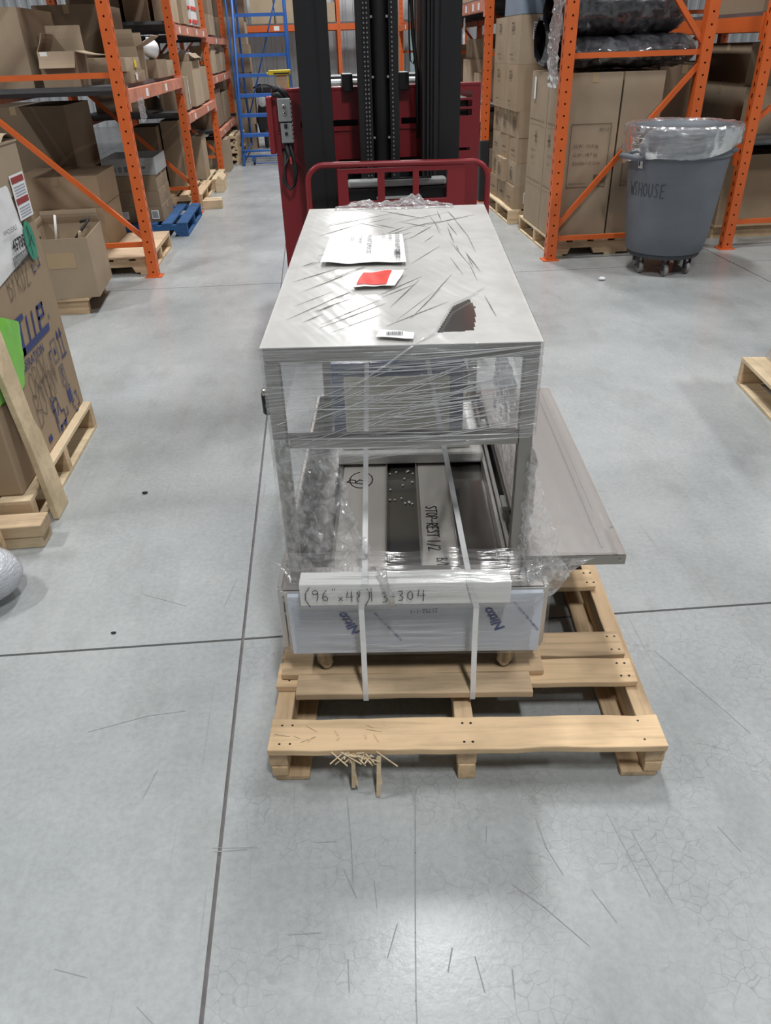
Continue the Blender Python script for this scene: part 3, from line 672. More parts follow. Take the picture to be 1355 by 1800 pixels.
# dark wheeled machine seen through the ladder
mc = thing('floor_machine', 'small black wheeled machine seen through the rungs of the blue ladder', 'machine', (-.82, 15.0, 0))
MB().lathe([(.02, -.04), (.14, -.035), (.16, 0), (.14, .035), (.02, .04)], 18, (-.02, 0, .16), 'x').build('wheel', 'rubber', mc)
MB().lathe([(.02, -.03), (.10, -.025), (.11, 0), (.10, .025), (.02, .03)], 16, (.1, .5, .11), 'x').build('wheel', 'rubber', mc)
MB().prism([(-.12, .22), (.15, .22), (.17, .5), (.12, .78), (-.1, .74), (-.16, .45)], 0, .55, lambda p, q, t_: (p, t_ - .05, q)).build('motor_housing', 'truck_black2', mc, bevel=.03)
MB().lathe([(.01, -.03), (.07, -.02), (.085, .02)], 16, (-.03, -.07, .74), 'y').build('headlamp', 'grey_light', mc)
MB().tube([(-.17, .1, .95), (-.06, .02, 1.0), (.06, .02, 1.0), (.17, .1, .95)], .014, 8).tube([(-.02, 0, .7), (-.02, .02, 1.0)], .02, 8).build('handlebar', 'rubber', mc, smooth=True)
MB().box(-.14, .16, .15, .5, .80, .98).build('seat_back', 'door_dark', mc, bevel=.03)
# ------------------------------------------------------------------ pallet and wrapped table in the foreground
TO = (-.1325, 1.4252, 0); TA = R(-5.53)
def tthing(name, label, cat, group=None): return thing(name, label, cat, TO, TA, group)
pal = tthing('wooden_pallet', 'worn pine pallet with splintered front board, under the wrapped steel table', 'pallet')
def board(x0, x1, y0, y1, z0, z1, m, name='deck_board', par=pal, rough=0., axis='x', bevel=.003):
    """plank with a slightly wavy outline so that no edge is ruler straight"""
    n = 16; mb = MB(); a, b_ = (x0, x1) if axis == 'x' else (y0, y1); c, d = (y0, y1) if axis == 'x' else (x0, x1); sd = random.uniform(0, 99)
    vs = []
    for i in range(n + 1):
        t_ = a + (b_ - a) * i / n
        w0 = rough * noise.noise(Vector((t_ * 9, sd, 0))); w1 = rough * noise.noise(Vector((t_ * 9, sd, 7))); wz = rough * .35 * noise.noise(Vector((t_ * 5, sd, 3)))
        for cc, zz in ((c + w0, z0), (d + w1, z0), (d + w1, z1 + wz), (c + w0, z1 + wz)):
            vs.append((t_, cc, zz) if axis == 'x' else (cc, t_, zz))
    fs = []
    for i in range(n):
        for q in range(4):
            f = (i * 4 + q, i * 4 + (q + 1) % 4, i * 4 + 4 + (q + 1) % 4, i * 4 + 4 + q)
            fs.append(f if axis != 'x' else f[::-1])
    e0 = (3, 2, 1, 0); e1 = tuple(n * 4 + q for q in range(4))
    fs += ([e0, e1] if axis != 'x' else [e0[::-1], e1[::-1]])
    mb.add(vs, fs)
    return mb.build(name, m, par, bevel=bevel)
PB = [(-.052, .880, -.268, -.172, 'pine'), (-.058, .868, -.063, .022, 'pine'), (-.055, .862, .034, .125, 'pine_old'), (-.055, .853, .325, .412, 'pine'),
      (-.05, .855, .50, .59, 'pine_old'), (-.05, .85, .68, .77, 'pine'), (-.05, .85, .86, .95, 'pine')]
for k, (a, b_, c, d, m) in enumerate(PB): 
    o = board(a, b_, c, d, .102, .121, m, rough=.005 if k else .008)
    for x in (-.025, .0, .41, .43, .83, .85):
        for y in (c + .02, d - .02): MB().lathe([(.0035, 0), (.003, .0012)], 6, (x, y, .1205)).build('nail', 'truck_black2', o)
for x0, x1, bx0, bx1 in ((-.052, -.008, -.045, .040), (.395, .440, .395, .440), (.838, .884, .79, .875)):
    board(x0, x1, -.256, .95, .052, .101, 'pine_old_y', 'stringer', axis='y', rough=.003)
    board(x0 + .002, x1 - .002, -.258, .95, .018 if x1 != .440 else .0, .051, 'pine_y', 'stringer', axis='y', rough=.003)
    if x1 != .440: board(bx0, bx1, -.256, .95, .0, .017, 'pine_old_y', 'bottom_board', axis='y', rough=.003)
# splinters torn from the front board
sp = MB(); random.seed(3)
for k in range(26):
    u = .155 + random.gauss(0, .03); L = random.uniform(.02, .06)
    sp.bar((u, -.272, .112 + random.uniform(-.008, .01)), (u + random.uniform(-.035, .05), -.272 - random.uniform(.004, .02), .112 - random.uniform(-.01, .03)), .003, .0015)
tag(sp.build('torn_fibres', 'pine_pale', pal), kind='stuff')
for a, b_, w in (((.15, -.279, .10), (.147, -.292, .018), .009), ((.145, -.275, .09), (.158, -.295, .03), .006), ((.21, -.276, .108), (.206, -.31, .008), .010), ((.205, -.274, .1), (.214, -.3, .04), .005)):
    MB().bar(a, b_, w, .003, (0, 1, 0)).build('splinter', 'pine_pale', pal)
random.seed(4)
for k in range(12):
    x, y, a = random.uniform(-.02, .24), random.uniform(-.25, -.19), random.uniform(0, 3.1); L = random.uniform(.015, .045)
    MB().bar((x, y, .1225), (x + L * math.cos(a), y + L * .6 * math.sin(a), .1235), .0025, .0012).build('straw', 'pine_pale', pal)
# cleats laid across the pallet under the table
w1 = tthing('lumber_board', 'wide brown board lying across the pallet under the table legs', 'board')
board(-.045, .632, -.040, .055, .122, .141, 'pine_old', 'plank', w1, .003)
w2 = tthing('lumber_board', 'narrow brown board in front of the table legs, held by white straps', 'board')
board(.0, .592, -.113, -.043, .122, .143, 'lumber', 'plank', w2, .004)

# the stainless table
tb = tthing('steel_table', 'stainless steel equipment table wrapped in clear film, standing on the pallet', 'table')
TP = math.tan(R(3.15))
zt = lambda v: 1.0 + TP * v
W, LN, TK = .557, 1.116, .030
mb = MB()
vs = [(u, v, zt(v) + dz) for dz in (-.003, 0) for u, v in ((0, 0), (W, 0), (W, LN), (0, LN))]
mb.add(vs, [(0, 3, 2, 1), (4, 5, 6, 7), (0, 1, 5, 4), (1, 2, 6, 5), (2, 3, 7, 6), (3, 0, 4, 7)]).build('table_top', 'steel_top', tb)
MB().box(0, W, 0, TK, .967, .997).build('front_rail', 'steel_frame', tb, bevel=.003)
MB().box(TK, W - TK, .001, TK, .771, .797).build('middle_rail', 'steel_frame', tb, bevel=.003)
for u in (0, W - TK):
    MB().box(u, u + TK, .0, TK, .395, .966).build('frame_leg', 'steel_frame', tb, bevel=.003)
    MB().box(u, u + TK, LN - TK, LN, .395, zt(LN) - .035).build('frame_leg', 'steel_frame', tb, bevel=.003)
    mb = MB(); a = .03
    mb.add([(p, v, zt(v) - .003 - d) for d in (.03, 0) for p, v in ((u, TK), (u + TK, TK), (u + TK, LN), (u, LN))], [(0, 3, 2, 1), (4, 5, 6, 7), (0, 1, 5, 4), (1, 2, 6, 5), (2, 3, 7, 6), (3, 0, 4, 7)])
    mb.build('side_rail', 'steel_frame', tb, bevel=.003)
MB().box(0, W, LN - TK, LN, zt(LN) - .035, zt(LN) - .004).build('rear_rail', 'steel_frame', tb, bevel=.003)
# base tray with its filmed front
B0, B1 = -.030, .622
for u0, u1 in ((B0, B0 + .014), (B1 - .014, B1)):
    MB().box(u0, u1, -.030, 1.13, .225, .412).build('base_side', 'steel_panel', tb, bevel=.003)
MB().box(B0 + .014, B1 - .014, 1.116, 1.13, .225, .412).build('base_back', 'steel_panel', tb)
MB().box(B0 + .014, B1 - .014, -.035, 1.116, .335, .345).build('base_floor', 'steel_floor', tb)
MB().box(B0 + .01, B1 - .01, -.036, 0.06, .395, .409).build('base_lip', 'steel_panel', tb, bevel=.002)
bf = MB().box(-.003, .606, -.052, -.037, .222, .405).build('base_front', 'film_panel', tb, bevel=.002)
MB().box(-.012, .615, -.0365, -.03, .224, .409).build('front_channel', 'steel_panel', tb)
rot = R(120); xd = (math.cos(rot), 0, math.sin(rot)); yd = (-math.sin(rot), 0, math.cos(rot))
text('Nitto', .035, (.170, -.0525, .293), xd, yd, 'nitto_blue', bf, bold=.0012, shear=.1)
text('Nitto', .035, (.520, -.0525, .299), xd, yd, 'nitto_blue', bf, bold=.0012, shear=.1)
r2 = R(126); x2 = (math.cos(r2), 0, math.sin(r2)); y2 = (-math.sin(r2), 0, math.cos(r2))
text('PCS080 for Fiber & CO2 Laser', .0088, (.270, -.0525, .265), x2, y2, 'nitto_blue', bf, name='small_print')
text('PCS080 for Fiber & CO2 Laser', .0088, (.6035, -.0525, .292), x2, y2, 'nitto_blue', bf, name='small_print')
hand('21752-1-1', .012, (.356, -.0525, .363), (-1, 0, -.05), (.05, 0, -1), 'ink', bf, .0013)
for u in (.072, .53):
    for v in (-.012, 1.07):
        lg = MB().lathe([(.0235, .165), (.0235, .334)], 20, (u, v, 0)).build('bullet_leg', 'steel_leg', tb, smooth=True)
        MB().lathe([(.012, .1425), (.015, .146), (.017, .155), (.0225, .166)], 20, (u, v, 0)).build('bullet_foot', 'steel_leg', lg, smooth=True)
# rails inside the right wall
for u, z in ((.548, .36), (.571, .375), (.535, .352)):
    MB().box(u, u + .012, .062, 1.11, .346, z + .03).build('inner_rail', 'steel_panel', tb, bevel=.002)
# drain valve on the left side
vl = MB().lathe([(.008, 0), (.011, .004), (.011, .028), (.008, .03)], 14, (-.030, .10, .862), 'x').build('side_valve', 'steel_leg', tb, smooth=True)
MB().lathe([(.007, -.028), (.011, -.024), (.011, .022), (.007, .026)], 14, (-.022, .10, .838)).build('valve_body', 'truck_black2', vl, smooth=True)

# sheet-metal strips lying in the base tray
def strip(label, u0, u1, v0, v1, z, m='steel_sheet'):
    o = tthing('steel_strip', label, 'metal sheet')
    MB().box(u0, u1, v0, v1, z, z + .006).build('sheet', m, o, bevel=.001)
    MB().box(u0, u0 + .004, v0, v1, z + .006, z + .012).box(u1 - .004, u1, v0, v1, z + .006, z + .012).build('folded_edge', 'steel_panel', o)
    return o
s1 = strip('bright steel strip marked with a circled letter, lying inside the table base', .085, .232, .065, .90, .3455)
mb = MB(); ribbon(mb, [(.150 + .036 * math.cos(R(a)), .590 + .05 * math.sin(R(a))) for a in range(100, 420, 24)], .0035, lambda a, b_: (a, b_, .3523)); mb.build('pen_circle', 'ink', s1)
hand('B', .06, (.16, .555, .352), (.2, 1, 0), (-1, .2, 0), 'ink', s1, .0032)
s2 = strip('bright steel strip with a handwritten note, lying inside the table base', .322, .425, .065, .90, .3455)
hand('STOP-REST 1/2 ', .034, (.345, .43, .352), (.0, -1, 0), (1, 0, 0), 'ink', s2, .0032, adv=.80)
hand('B/N', .03, (.365, .17, .352), (.0, -1, 0), (1, 0, 0), 'ink', s2, .003, adv=.7)
random.seed(5)
for k in range(16):
    o = MB().lathe([(.001, 0), (.0035, .002), (.0035, .005), (.001, .0065)], 6).build('foam_crumb', 'foam', loc=Matrix.Translation(TO) @ Matrix.Rotation(TA, 4, 'Z') @ Vector((random.uniform(.24, .315), random.uniform(.42, .66), .3455)))
    tag(o, 'tiny white foam crumb on the dark metal beside the strips', 'foam crumb', 'foam crumbs in the table base')
# foam-packed appliance
fo = tthing('packed_unit', 'cream appliance with blue film edges set in white foam, inside the table', 'appliance')
MB().box(.075, .540, .675, 1.08, .3585, .40).build('foam_tray', 'foam', fo, bevel=.008)
MB().box(.085, .50, .70, 1.07, .40, .445).build('foam_block', 'foam', fo, bevel=.006)
MB().box(.065, .475, .71, 1.07, .445, .69).build('body', 'blue_film', fo, bevel=.004)
MB().box(.105, .432, .704, .71, .452, .648).build('front_panel', 'cream', fo, bevel=.002)

# white lumber with pen marks, strapped over the base front
wbd = tthing('white_board', 'white painted plank with handwritten dimensions strapped on the front of the base', 'board')
board(.036, .520, -.094, -.046, .410, .474, 'board_white', 'plank', wbd, .003)
for i, (ch, u, z, s_) in enumerate((('(', .040, .415, .048), ('9', .062, .428, .032), ('6', .084, .426, .032), ('"', .108, .436, .024), ('x', .122, .424, .024), ('4', .140, .424, .032), ('8', .162, .423, .032), (')', .178, .418, .045), ('1', .190, .424, .036), ('3', .222, .420, .030), ('-', .240, .424, .026), ('3', .258, .424, .030), ('0', .280, .425, .028), ('4', .302, .422, .036))):
    hand(ch, s_, (u, -.0975, z + .002), (1, 0, .01), (0, 0, 1), 'ink', wbd, .0022)

# loose stainless shelf resting on the right rim of the base
sh = tthing('steel_shelf', 'loose stainless shelf panel jutting out to the right of the wrapped table', 'shelf')
P0, P1, Q0, Q1, ZP = .566, .812, .028, 1.05, .452
MB().box(P0, P1, Q0, Q1, ZP - .003, ZP).build('panel', 'steel_panel', sh)
MB().box(P0, P1, Q0 - .002, Q0 + .002, ZP - .026, ZP).build('front_edge', 'steel_frame', sh)
MB().box(P1 - .002, P1 + .002, Q0, Q1, ZP - .026, ZP + .001).build('side_edge', 'steel_panel', sh)
MB().box(P0, P1, Q1 - .002, Q1 + .002, ZP - .026, ZP).build('rear_edge', 'steel_panel', sh)
MB().box(P1 - .052, P1 - .047, Q0 + .03, Q1 - .01, ZP, ZP + .005).box(P1 - .034, P1 - .032, Q0 + .2, Q1 - .01, ZP, ZP + .002).build('pressed_bead', 'steel_panel', sh, bevel=.001)
MB().lathe([(.003, 0), (.003, .002)], 8, (P1 - .012, Q0 - .004, ZP - .012), 'y').build('rivet', 'steel_pin', sh)
MB().box(B1 - .07, B1 + .0, .3, .36, .413, .4255).box(B1 - .07, B1, .8, .86, .413, .4255).build('spacer', 'foam', sh)

# two plastic straps: down the front, over the white plank, back through the frame
def strap(label, u_f, u_t, u_b):
    o = tthing('plastic_strap', label, 'strap')
    hw = .0065
    path = [(u_f, -.02, .1205), (u_f, -.1145, .1205), (u_f, -.1155, .1445), (u_f, -.0975, .30), (u_f, -.0985, .405), (u_t, -.0985, .476), (u_t, -.05, .4775), (u_b, .69, .70), (u_b, 1.06, .70), (u_b, 1.10, .6915)]
    mb = MB()
    for (a, b_) in zip(path, path[1:]):
        a = Vector(a); b_ = Vector(b_); d = (b_ - a).normalized(); x = Vector((1, 0, 0)); x = (x - d * x.dot(d)).normalized(); n_ = x.cross(d) * .0006
        e = d * .0004
        q = [a - e - x * hw, a - e + x * hw, b_ + e + x * hw, b_ + e - x * hw]
        mb.add([p + n_ for p in q] + [p - n_ for p in q], [(0, 1, 2, 3), (7, 6, 5, 4), (0, 4, 5, 1), (1, 5, 6, 2), (2, 6, 7, 3), (3, 7, 4, 0)])
    mb.build('band', 'strap', o)
    return o, Vector(path[6]), Vector(path[7])
strap('white plastic strap over the base front, near the left Nitto print', .176, .186, .179)
so, a, b_ = strap('white plastic strap over the base front, near the right Nitto print', .442, .424, .362)
p = a.lerp(b_, .62); MB().bar(p - (b_ - a) * .03, p + (b_ - a) * .03, .016, .004).build('strap_buckle', 'grey_light', so)
# ------------------------------------------------------------------ papers under the film on the table top
def on_top(u, v, h): return (u, v, zt(v) + h)
def sheet(poly_uv, nu, nv, h, amp, f, seed):
    """quad (four u,v corners: near-left, near-right, far-right, far-left) as a wavy sheet"""
    a, b_, c, d = [Vector((*p, 0)) for p in poly_uv]
    def fn(s_, t_):
        p = (a * (1 - s_) + b_ * s_) * (1 - t_) + (d * (1 - s_) + c * s_) * t_
        return on_top(p.x, p.y, h + amp * (.5 + .5 * noise.noise(Vector((p.x * f, p.y * f * .5, seed)))))
    return MB().patch(nu, nv, fn)
pp = tthing('paper_sheet', 'large white shipping paper under the film on the table top', 'paper')
sheet([(.080, .500), (.298, .492), (.292, .752), (.090, .735)], 30, 30, .0085, .010, 16, 1).build('sheet', 'paper', pp)
def top_text(s_, size, u, v, par, m='print_black'):
    return text(s_, size, on_top(u, v, .0190), (0, -1, -TP), (1, 0, 0), m, par)
for s_, size, u, v in (('BOX UNICR ALB PRODUCT INC', .017, .272, .74), ('ALL IN ONE', .012, .254, .745), ('A.D. AC', .012, .236, .735), ('WALNUT SUPPLY LTD', .017, .196, .725), ('KITCHEN SET', .012, .172, .72), ('ACES 221', .012, .150, .72)):
    top_text(s_, size, u, v, pp)
bb = MB(); random.seed(11)
for k in range(12): bb.add([on_top(.268 + q, .535 + k * .004 + r_,   .0195) for q, r_ in ((0, 0), (.016, 0), (.016, .002), (0, .002))], [(0, 1, 2, 3)])
bb.build('barcode', 'print_black', pp)
rl = tthing('warning_label', 'crumpled red and white warning label under the film on the table top', 'label')
sheet([(.160, .312), (.268, .315), (.292, .425), (.180, .428)], 26, 20, .008, .012, 26, 4).build('sheet', 'paper', rl)
sheet([(.178, .325), (.248, .322), (.262, .418), (.192, .415)], 20, 16, .0094, .012, 26, 4).build('red_print', 'red_print', rl)
bl = tthing('barcode_label', 'small white barcode sticker at the front edge of the table top', 'label')
sheet([(.228, .020), (.303, .006), (.306, .040), (.236, .060)], 16, 8, .0070, .004, 30, 8).build('sheet', 'paper', bl)
bb = MB()
for k in range(12): bb.add([on_top(.250 + k * .0028 + q, .022 + r_, .0115) for q, r_ in ((0, 0), (.0015, 0), (.0015, .018), (0, .018))], [(0, 1, 2, 3)])
bb.build('barcode', 'print_black', bl)

# ------------------------------------------------------------------ stretch film round the table
sw = tthing('stretch_film', 'clear stretch film wound round the steel table, torn and bunched at the corners', 'stretch film')
def in_poly(x, y, poly):
    c = False; n = len(poly)
    for i in range(n):
        (x0, y0), (x1, y1) = poly[i], poly[i - 1]
        if (y0 > y) != (y1 > y) and x < (x1 - x0) * (y - y0) / (y1 - y0) + x0: c = not c
    return c
HOLE = [(.395, .195), (.434, .243), (.443, .190), (.438, .120), (.428, .055), (.352, .048)]
def topfilm(s_, t_):
    u = -.004 + (W + .008) * s_; v = -.005 + (LN + .01) * t_
    edge = min(s_, 1 - s_, t_, 1 - t_)
    dirn = u * .80 + v * .45                      # pulled folds run diagonally across the top
    h = .0035 + .0007 * noise.noise(Vector((dirn * 75, (v - u * 1.5) * 5, 3))) + .0006 * noise.noise(Vector((dirn * 30, v * 3, 8)))
    # film tents over the papers
    for (cu, cv, ru, rv, k) in ((.19, .62, .09, .11, .003), (.225, .37, .05, .05, .003)):
        d = ((u - cu) / ru) ** 2 + ((v - cv) / rv) ** 2
        h += k * math.exp(-d ** 2)
    return on_top(u, v, max(.001, h * min(1, edge * 14 + .25)))
ft = MB().patch(150, 260, topfilm, lambda s_, t_: not in_poly(-.004 + (W + .008) * s_, -.005 + (LN + .01) * t_, HOLE))
ft.build('top_film', 'wrap_top', sw)
# fold lines across the top; their grey paints in dark reflections of bare steel
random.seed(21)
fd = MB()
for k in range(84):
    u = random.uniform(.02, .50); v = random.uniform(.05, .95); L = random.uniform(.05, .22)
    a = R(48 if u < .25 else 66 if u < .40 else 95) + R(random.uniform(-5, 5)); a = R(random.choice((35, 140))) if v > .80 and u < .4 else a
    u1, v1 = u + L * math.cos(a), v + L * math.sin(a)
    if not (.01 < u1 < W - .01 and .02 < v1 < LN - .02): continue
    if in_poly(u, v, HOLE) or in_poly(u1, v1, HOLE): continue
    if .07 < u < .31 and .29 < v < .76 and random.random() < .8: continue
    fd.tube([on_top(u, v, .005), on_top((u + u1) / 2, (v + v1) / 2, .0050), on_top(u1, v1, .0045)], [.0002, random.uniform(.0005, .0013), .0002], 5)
tag(fd.build('film_folds', 'fold_reflection', sw), kind='stuff')
tear = [on_top(.475, .307, .006), on_top(.434, .243, .008), on_top(.395, .195, .009), on_top(.352, .046, .008), (.30, -.012, 1.0), (.25, -.014, .965), (.13, -.012, .885)]
MB().tube(tear, [.001, .0022, .0026, .0026, .0024, .002, .0008], 6).build('film_edge', 'wrap_clear', sw, smooth=True)
# film over the top edge and the upper opening
def lerp(a, b_, t_): return a + (b_ - a) * t_
def front_hi(s_, t_):
    u = -.004 + (W + .008) * s_
    zb = lerp(.705, .795, s_ ** .8)
    z = lerp(zb, 1.003, t_)
    bow = .0
    w_ = .0016 * noise.noise(Vector((u * 4, (z + u * .22) * 130, 2))) + .0022 * noise.noise(Vector((u * 2.5, (z + u * .15) * 45, 6)))
    return (u, -.0055 + w_ - .002 * math.sin(math.pi * s_), z)
MB().patch(60, 150, front_hi).build('front_film', 'wrap_clear', sw)
def side_hi(sgn):
    uu = -.005 if sgn < 0 else W + .005
    def fn(s_, t_):
        v = lerp(-.004, LN, s_); zb = lerp(.72, .86, s_) if sgn < 0 else lerp(.795, .9, s_)
        return (uu + .003 * noise.noise(Vector((v * 3, t_ * 30, 4))), v, lerp(zb, zt(v) + .002, t_))
    return fn
MB().patch(50, 40, side_hi(-1)).build('side_film', 'wrap_clear', sw)
MB().patch(50, 40, side_hi(1)).build('side_film', 'wrap_clear', sw)
random.seed(31)
stn = MB()                                        # taut ropes of film across the upper opening
for k in range(44):
    z0 = random.uniform(.775, .985); dz = random.choice((.0, .004, .05, .07)) * random.uniform(.4, 1.0)
    u0 = random.uniform(0, .25); u1 = random.uniform(.30, W)
    if dz > .02: u0 = random.uniform(.15, .35); u1 = W
    z1 = min(.995, z0 + dz)
    stn.tube([(u0, -.0085, z0), ((u0 + u1) / 2, -.0098, lerp(z0, z1, .5) - .002), (u1, -.0085, z1)], [.0003, random.uniform(.0007, .0015), .0003], 5)
for k in range(14):
    u0 = random.uniform(.0, .25); z0 = random.uniform(.78, .87); L = random.uniform(.15, .3)
    stn.tube([(u0, -.0085, z0), (u0 + L, -.0092, z0 + L * .38)], [.0004, .0009], 5)
tag(stn.build('film_strands', 'film_strand', sw), kind='stuff')
# crumpled film hanging in the left of the lower opening
def left_crumple(s_, t_):
    z = lerp(.405, .80, t_)
    ub = lerp(.235, .115, t_ ** .8) + .012 * noise.noise(Vector((z * 20, 3, 1)))
    u = lerp(-.006, ub, s_); k = s_ * (1 - .35 * s_) * 1.6 + .12
    v = -.012 - .035 * (1 - t_) * s_ + crumple((u, z, 0), 18, .030 * k, 2)
    return (u + crumple((u, z, 3), 30, .006 * k, 9), v, z)
MB().patch(90, 120, left_crumple).build('crumpled_film', 'wrap_crumple', sw)
rope = [(.225, -.075, .50), (.232, -.098, .478), (.242, -.1035, .45), (.250, -.1005, .41), (.256, -.0635, .385)]
MB().tube(rope, [.012, .009, .008, .006, .003], 8).build('film_rope', 'wrap_crumple', sw, smooth=True)
# lower band: across the white plank and the base front
def band(s_, t_):
    z = lerp(.220, .520, t_); u = lerp(B0 - .006, B1 + .006, s_)
    v = -.056 if z < .395 else (-.1005 if .405 < z < .478 else lerp(-.1005, -.03, (z - .478) / .042) if z >= .478 else lerp(-.056, -.1005, (z - .395) / .01))
    end = max(0, .06 - min(u - B0, B1 - u)) / .06
    v = lerp(v, -.034, end ** 1.5) if u < .03 or u > .53 else v
    wv = .0016 * noise.noise(Vector((u * 4, (z - u * .02) * 120, 2))) + .0015 * noise.noise(Vector((u * 3, z * 40, 5)))
    top_cut = .012 * noise.noise(Vector((u * 9, 1, 1))) if t_ > .9 else 0
    return (u, v + wv - .0015, z + top_cut)
MB().patch(110, 120, band).build('base_film', 'wrap_band', sw)
random.seed(41); stn = MB()
for k in range(30):
    z0 = random.uniform(.235, .39); u0 = random.uniform(.0, .3); u1 = u0 + random.uniform(.1, .3)
    stn.tube([(u0, -.0595, z0), ((u0 + u1) / 2, -.0602, z0 - .003), (min(u1, .6), -.0595, z0 + random.uniform(-.006, .006))], [.0002, .0007, .0002], 4)
for k in range(22):
    z0 = random.uniform(.452, .50); u0 = random.uniform(.0, .35); u1 = u0 + random.uniform(.08, .2)
    y_ = -.1035 if z0 < .476 else -.075
    stn.tube([(u0, y_, z0), ((u0 + u1) / 2, y_ - .001, z0), (u1, y_, z0 - random.uniform(-.004, .01))], [.0002, .0007, .0002], 4)
tag(stn.build('film_strands', 'film_strand', sw), kind='stuff')
# film bunched round the right leg and drawn over the loose shelf
def right_bunch(s_, t_):
    z = lerp(.415, .735, t_); wdt = lerp(.13, .025, min(1, t_ * 1.15)); u = W - .01 + wdt * (s_ - .12)
    amp = .016 * (1.15 - t_ * .6)
    return (u + crumple((u, z, 2), 26, amp, 5), -.012 + crumple((u, z * .5, 4), 24, amp, 7) - .02 * math.sin(math.pi * s_), z)
MB().patch(70, 110, right_bunch).build('crumpled_film', 'wrap_crumple', sw)
def shelf_film(s_, t_):
    v = lerp(Q0 - .004, Q1, t_); u = lerp(W + .003, P1 + .004 - .02 * (1 - t_) * (1 if t_ < .12 else 0), s_)
    h = .006 + .05 * max(0, 1 - s_ * 2.6) ** 2 * (1 - t_ * .5)
    h += .0009 * noise.noise(Vector((u * 50, v * 1.5, 2))) + (crumple((u, v, 1), 14, .007, 3) if v < .30 else 0) * max(0, 1 - v / .30)
    if s_ > .93: h *= (1 - s_) / .07
    return (u, v, ZP + max(.0015, h + .003))
MB().patch(70, 130, shelf_film).build('shelf_film', 'wrap_side', sw)
def web(s_, t_):                                   # web of film from the shelf edge down to the base corner
    top_ = Vector((lerp(B1 - .05, P1 - .075, s_), Q0 - .006, ZP - .004)); bot = Vector((lerp(B1 - .05, B1 + .05, s_ ** .7), lerp(-.036, .0, s_), lerp(.40, .425, s_) - .045 * s_ * (1 - s_) * 4))
    p = top_.lerp(bot, t_); return (p.x, p.y + crumple((p.x, p.z, 1), 20, .006, 4), p.z)
MB().patch(40, 26, web).build('film_web', 'wrap_crumple', sw)
MB().patch(60, 40, lambda s_, t_: (W + .012 + crumple((s_ * .6, t_ * .4, 0), 16, .010, 3), lerp(.02, .75, s_), lerp(.458, lerp(.73, .80, s_), t_))).build('side_film', 'wrap_crumple', sw)
# bunched film along the rear edge of the top
def rear(s_, t_):
    u = lerp(.08, .46, s_); k = math.sin(math.pi * s_) ** .5
    v = LN - .05 + .05 * t_ + .012; pk = .013 + .020 * math.exp(-((u - .325) / .045) ** 2) + .008 * math.exp(-((u - .17) / .05) ** 2)
    return (u, v + crumple((u, t_ * .1, 1), 30, .012, 6), zt(v) + .004 + k * pk * math.sin(math.pi * min(1, t_ * 1.02)) * (1 + .8 * noise.noise(Vector((u * 50, t_ * 3, 2)))))
MB().patch(100, 24, rear).build('rear_bunch', 'wrap_crumple', sw)
# ------------------------------------------------------------------ cartons and pallets: builders
def carton(label, x0, x1, y0, y1, z0, z1, m='card', group=None, tape=True, rz=0., flaps=True, bulge=.006, name='cardboard_box', seam='x'):
    w, d, h = x1 - x0, y1 - y0, z1 - z0
    mb = MB(); a, c = w / 2, d / 2; t_ = .004
    r_ = lambda: random.uniform(-.25, 1) * bulge
    V_ = [(-a, -c, 0), (a, -c, 0), (a, c, 0), (-a, c, 0), (-a, -c, h - t_), (a, -c, h - t_), (a, c, h - t_), (-a, c, h - t_),
          (0, -c - r_(), h * .5), (a + r_(), 0, h * .5), (0, c + r_(), h * .5), (-a - r_(), 0, h * .5)]
    F_ = [(0, 3, 2, 1), (4, 5, 6, 7)]
    for q, (i, j) in enumerate(((0, 1), (1, 2), (2, 3), (3, 0))):
        k = 8 + q; F_ += [(i, j, k), (j, j + 4, k), (j + 4, i + 4, k), (i + 4, i, k)]
    o = mb.add(V_, F_).build(name, m, loc=((x0 + x1) / 2, (y0 + y1) / 2, z0), rz=rz)
    tag(o, label, 'box', group)
    g = .0025
    if flaps:
        if seam == 'x':
            MB().box(-a, a, -c, -g, h - t_, h).build('flap', m, o); MB().box(-a, a, g, c, h - t_, h).build('flap', m, o)
        else:
            MB().box(-a, -g, -c, c, h - t_, h).build('flap', m, o); MB().box(g, a, -c, c, h - t_, h).build('flap', m, o)
    if tape:
        e = .0012; k = min(.06, h * .4)
        if seam == 'x':
            MB().box(-a - e, a + e, -.025, .025, h, h + e).box(-a - bulge * .2 - e, -a, -.025, .025, h - k, h).box(a, a + bulge * .2 + e, -.025, .025, h - k, h).build('packing_tape', 'tape', o)
        else:
            MB().box(-.025, .025, -c - e, c + e, h, h + e).box(-.025, .025, -c - bulge * .2 - e, -c, h - k, h).box(-.025, .025, c, c + bulge * .2 + e, h - k, h).build('packing_tape', 'tape', o)
    return o
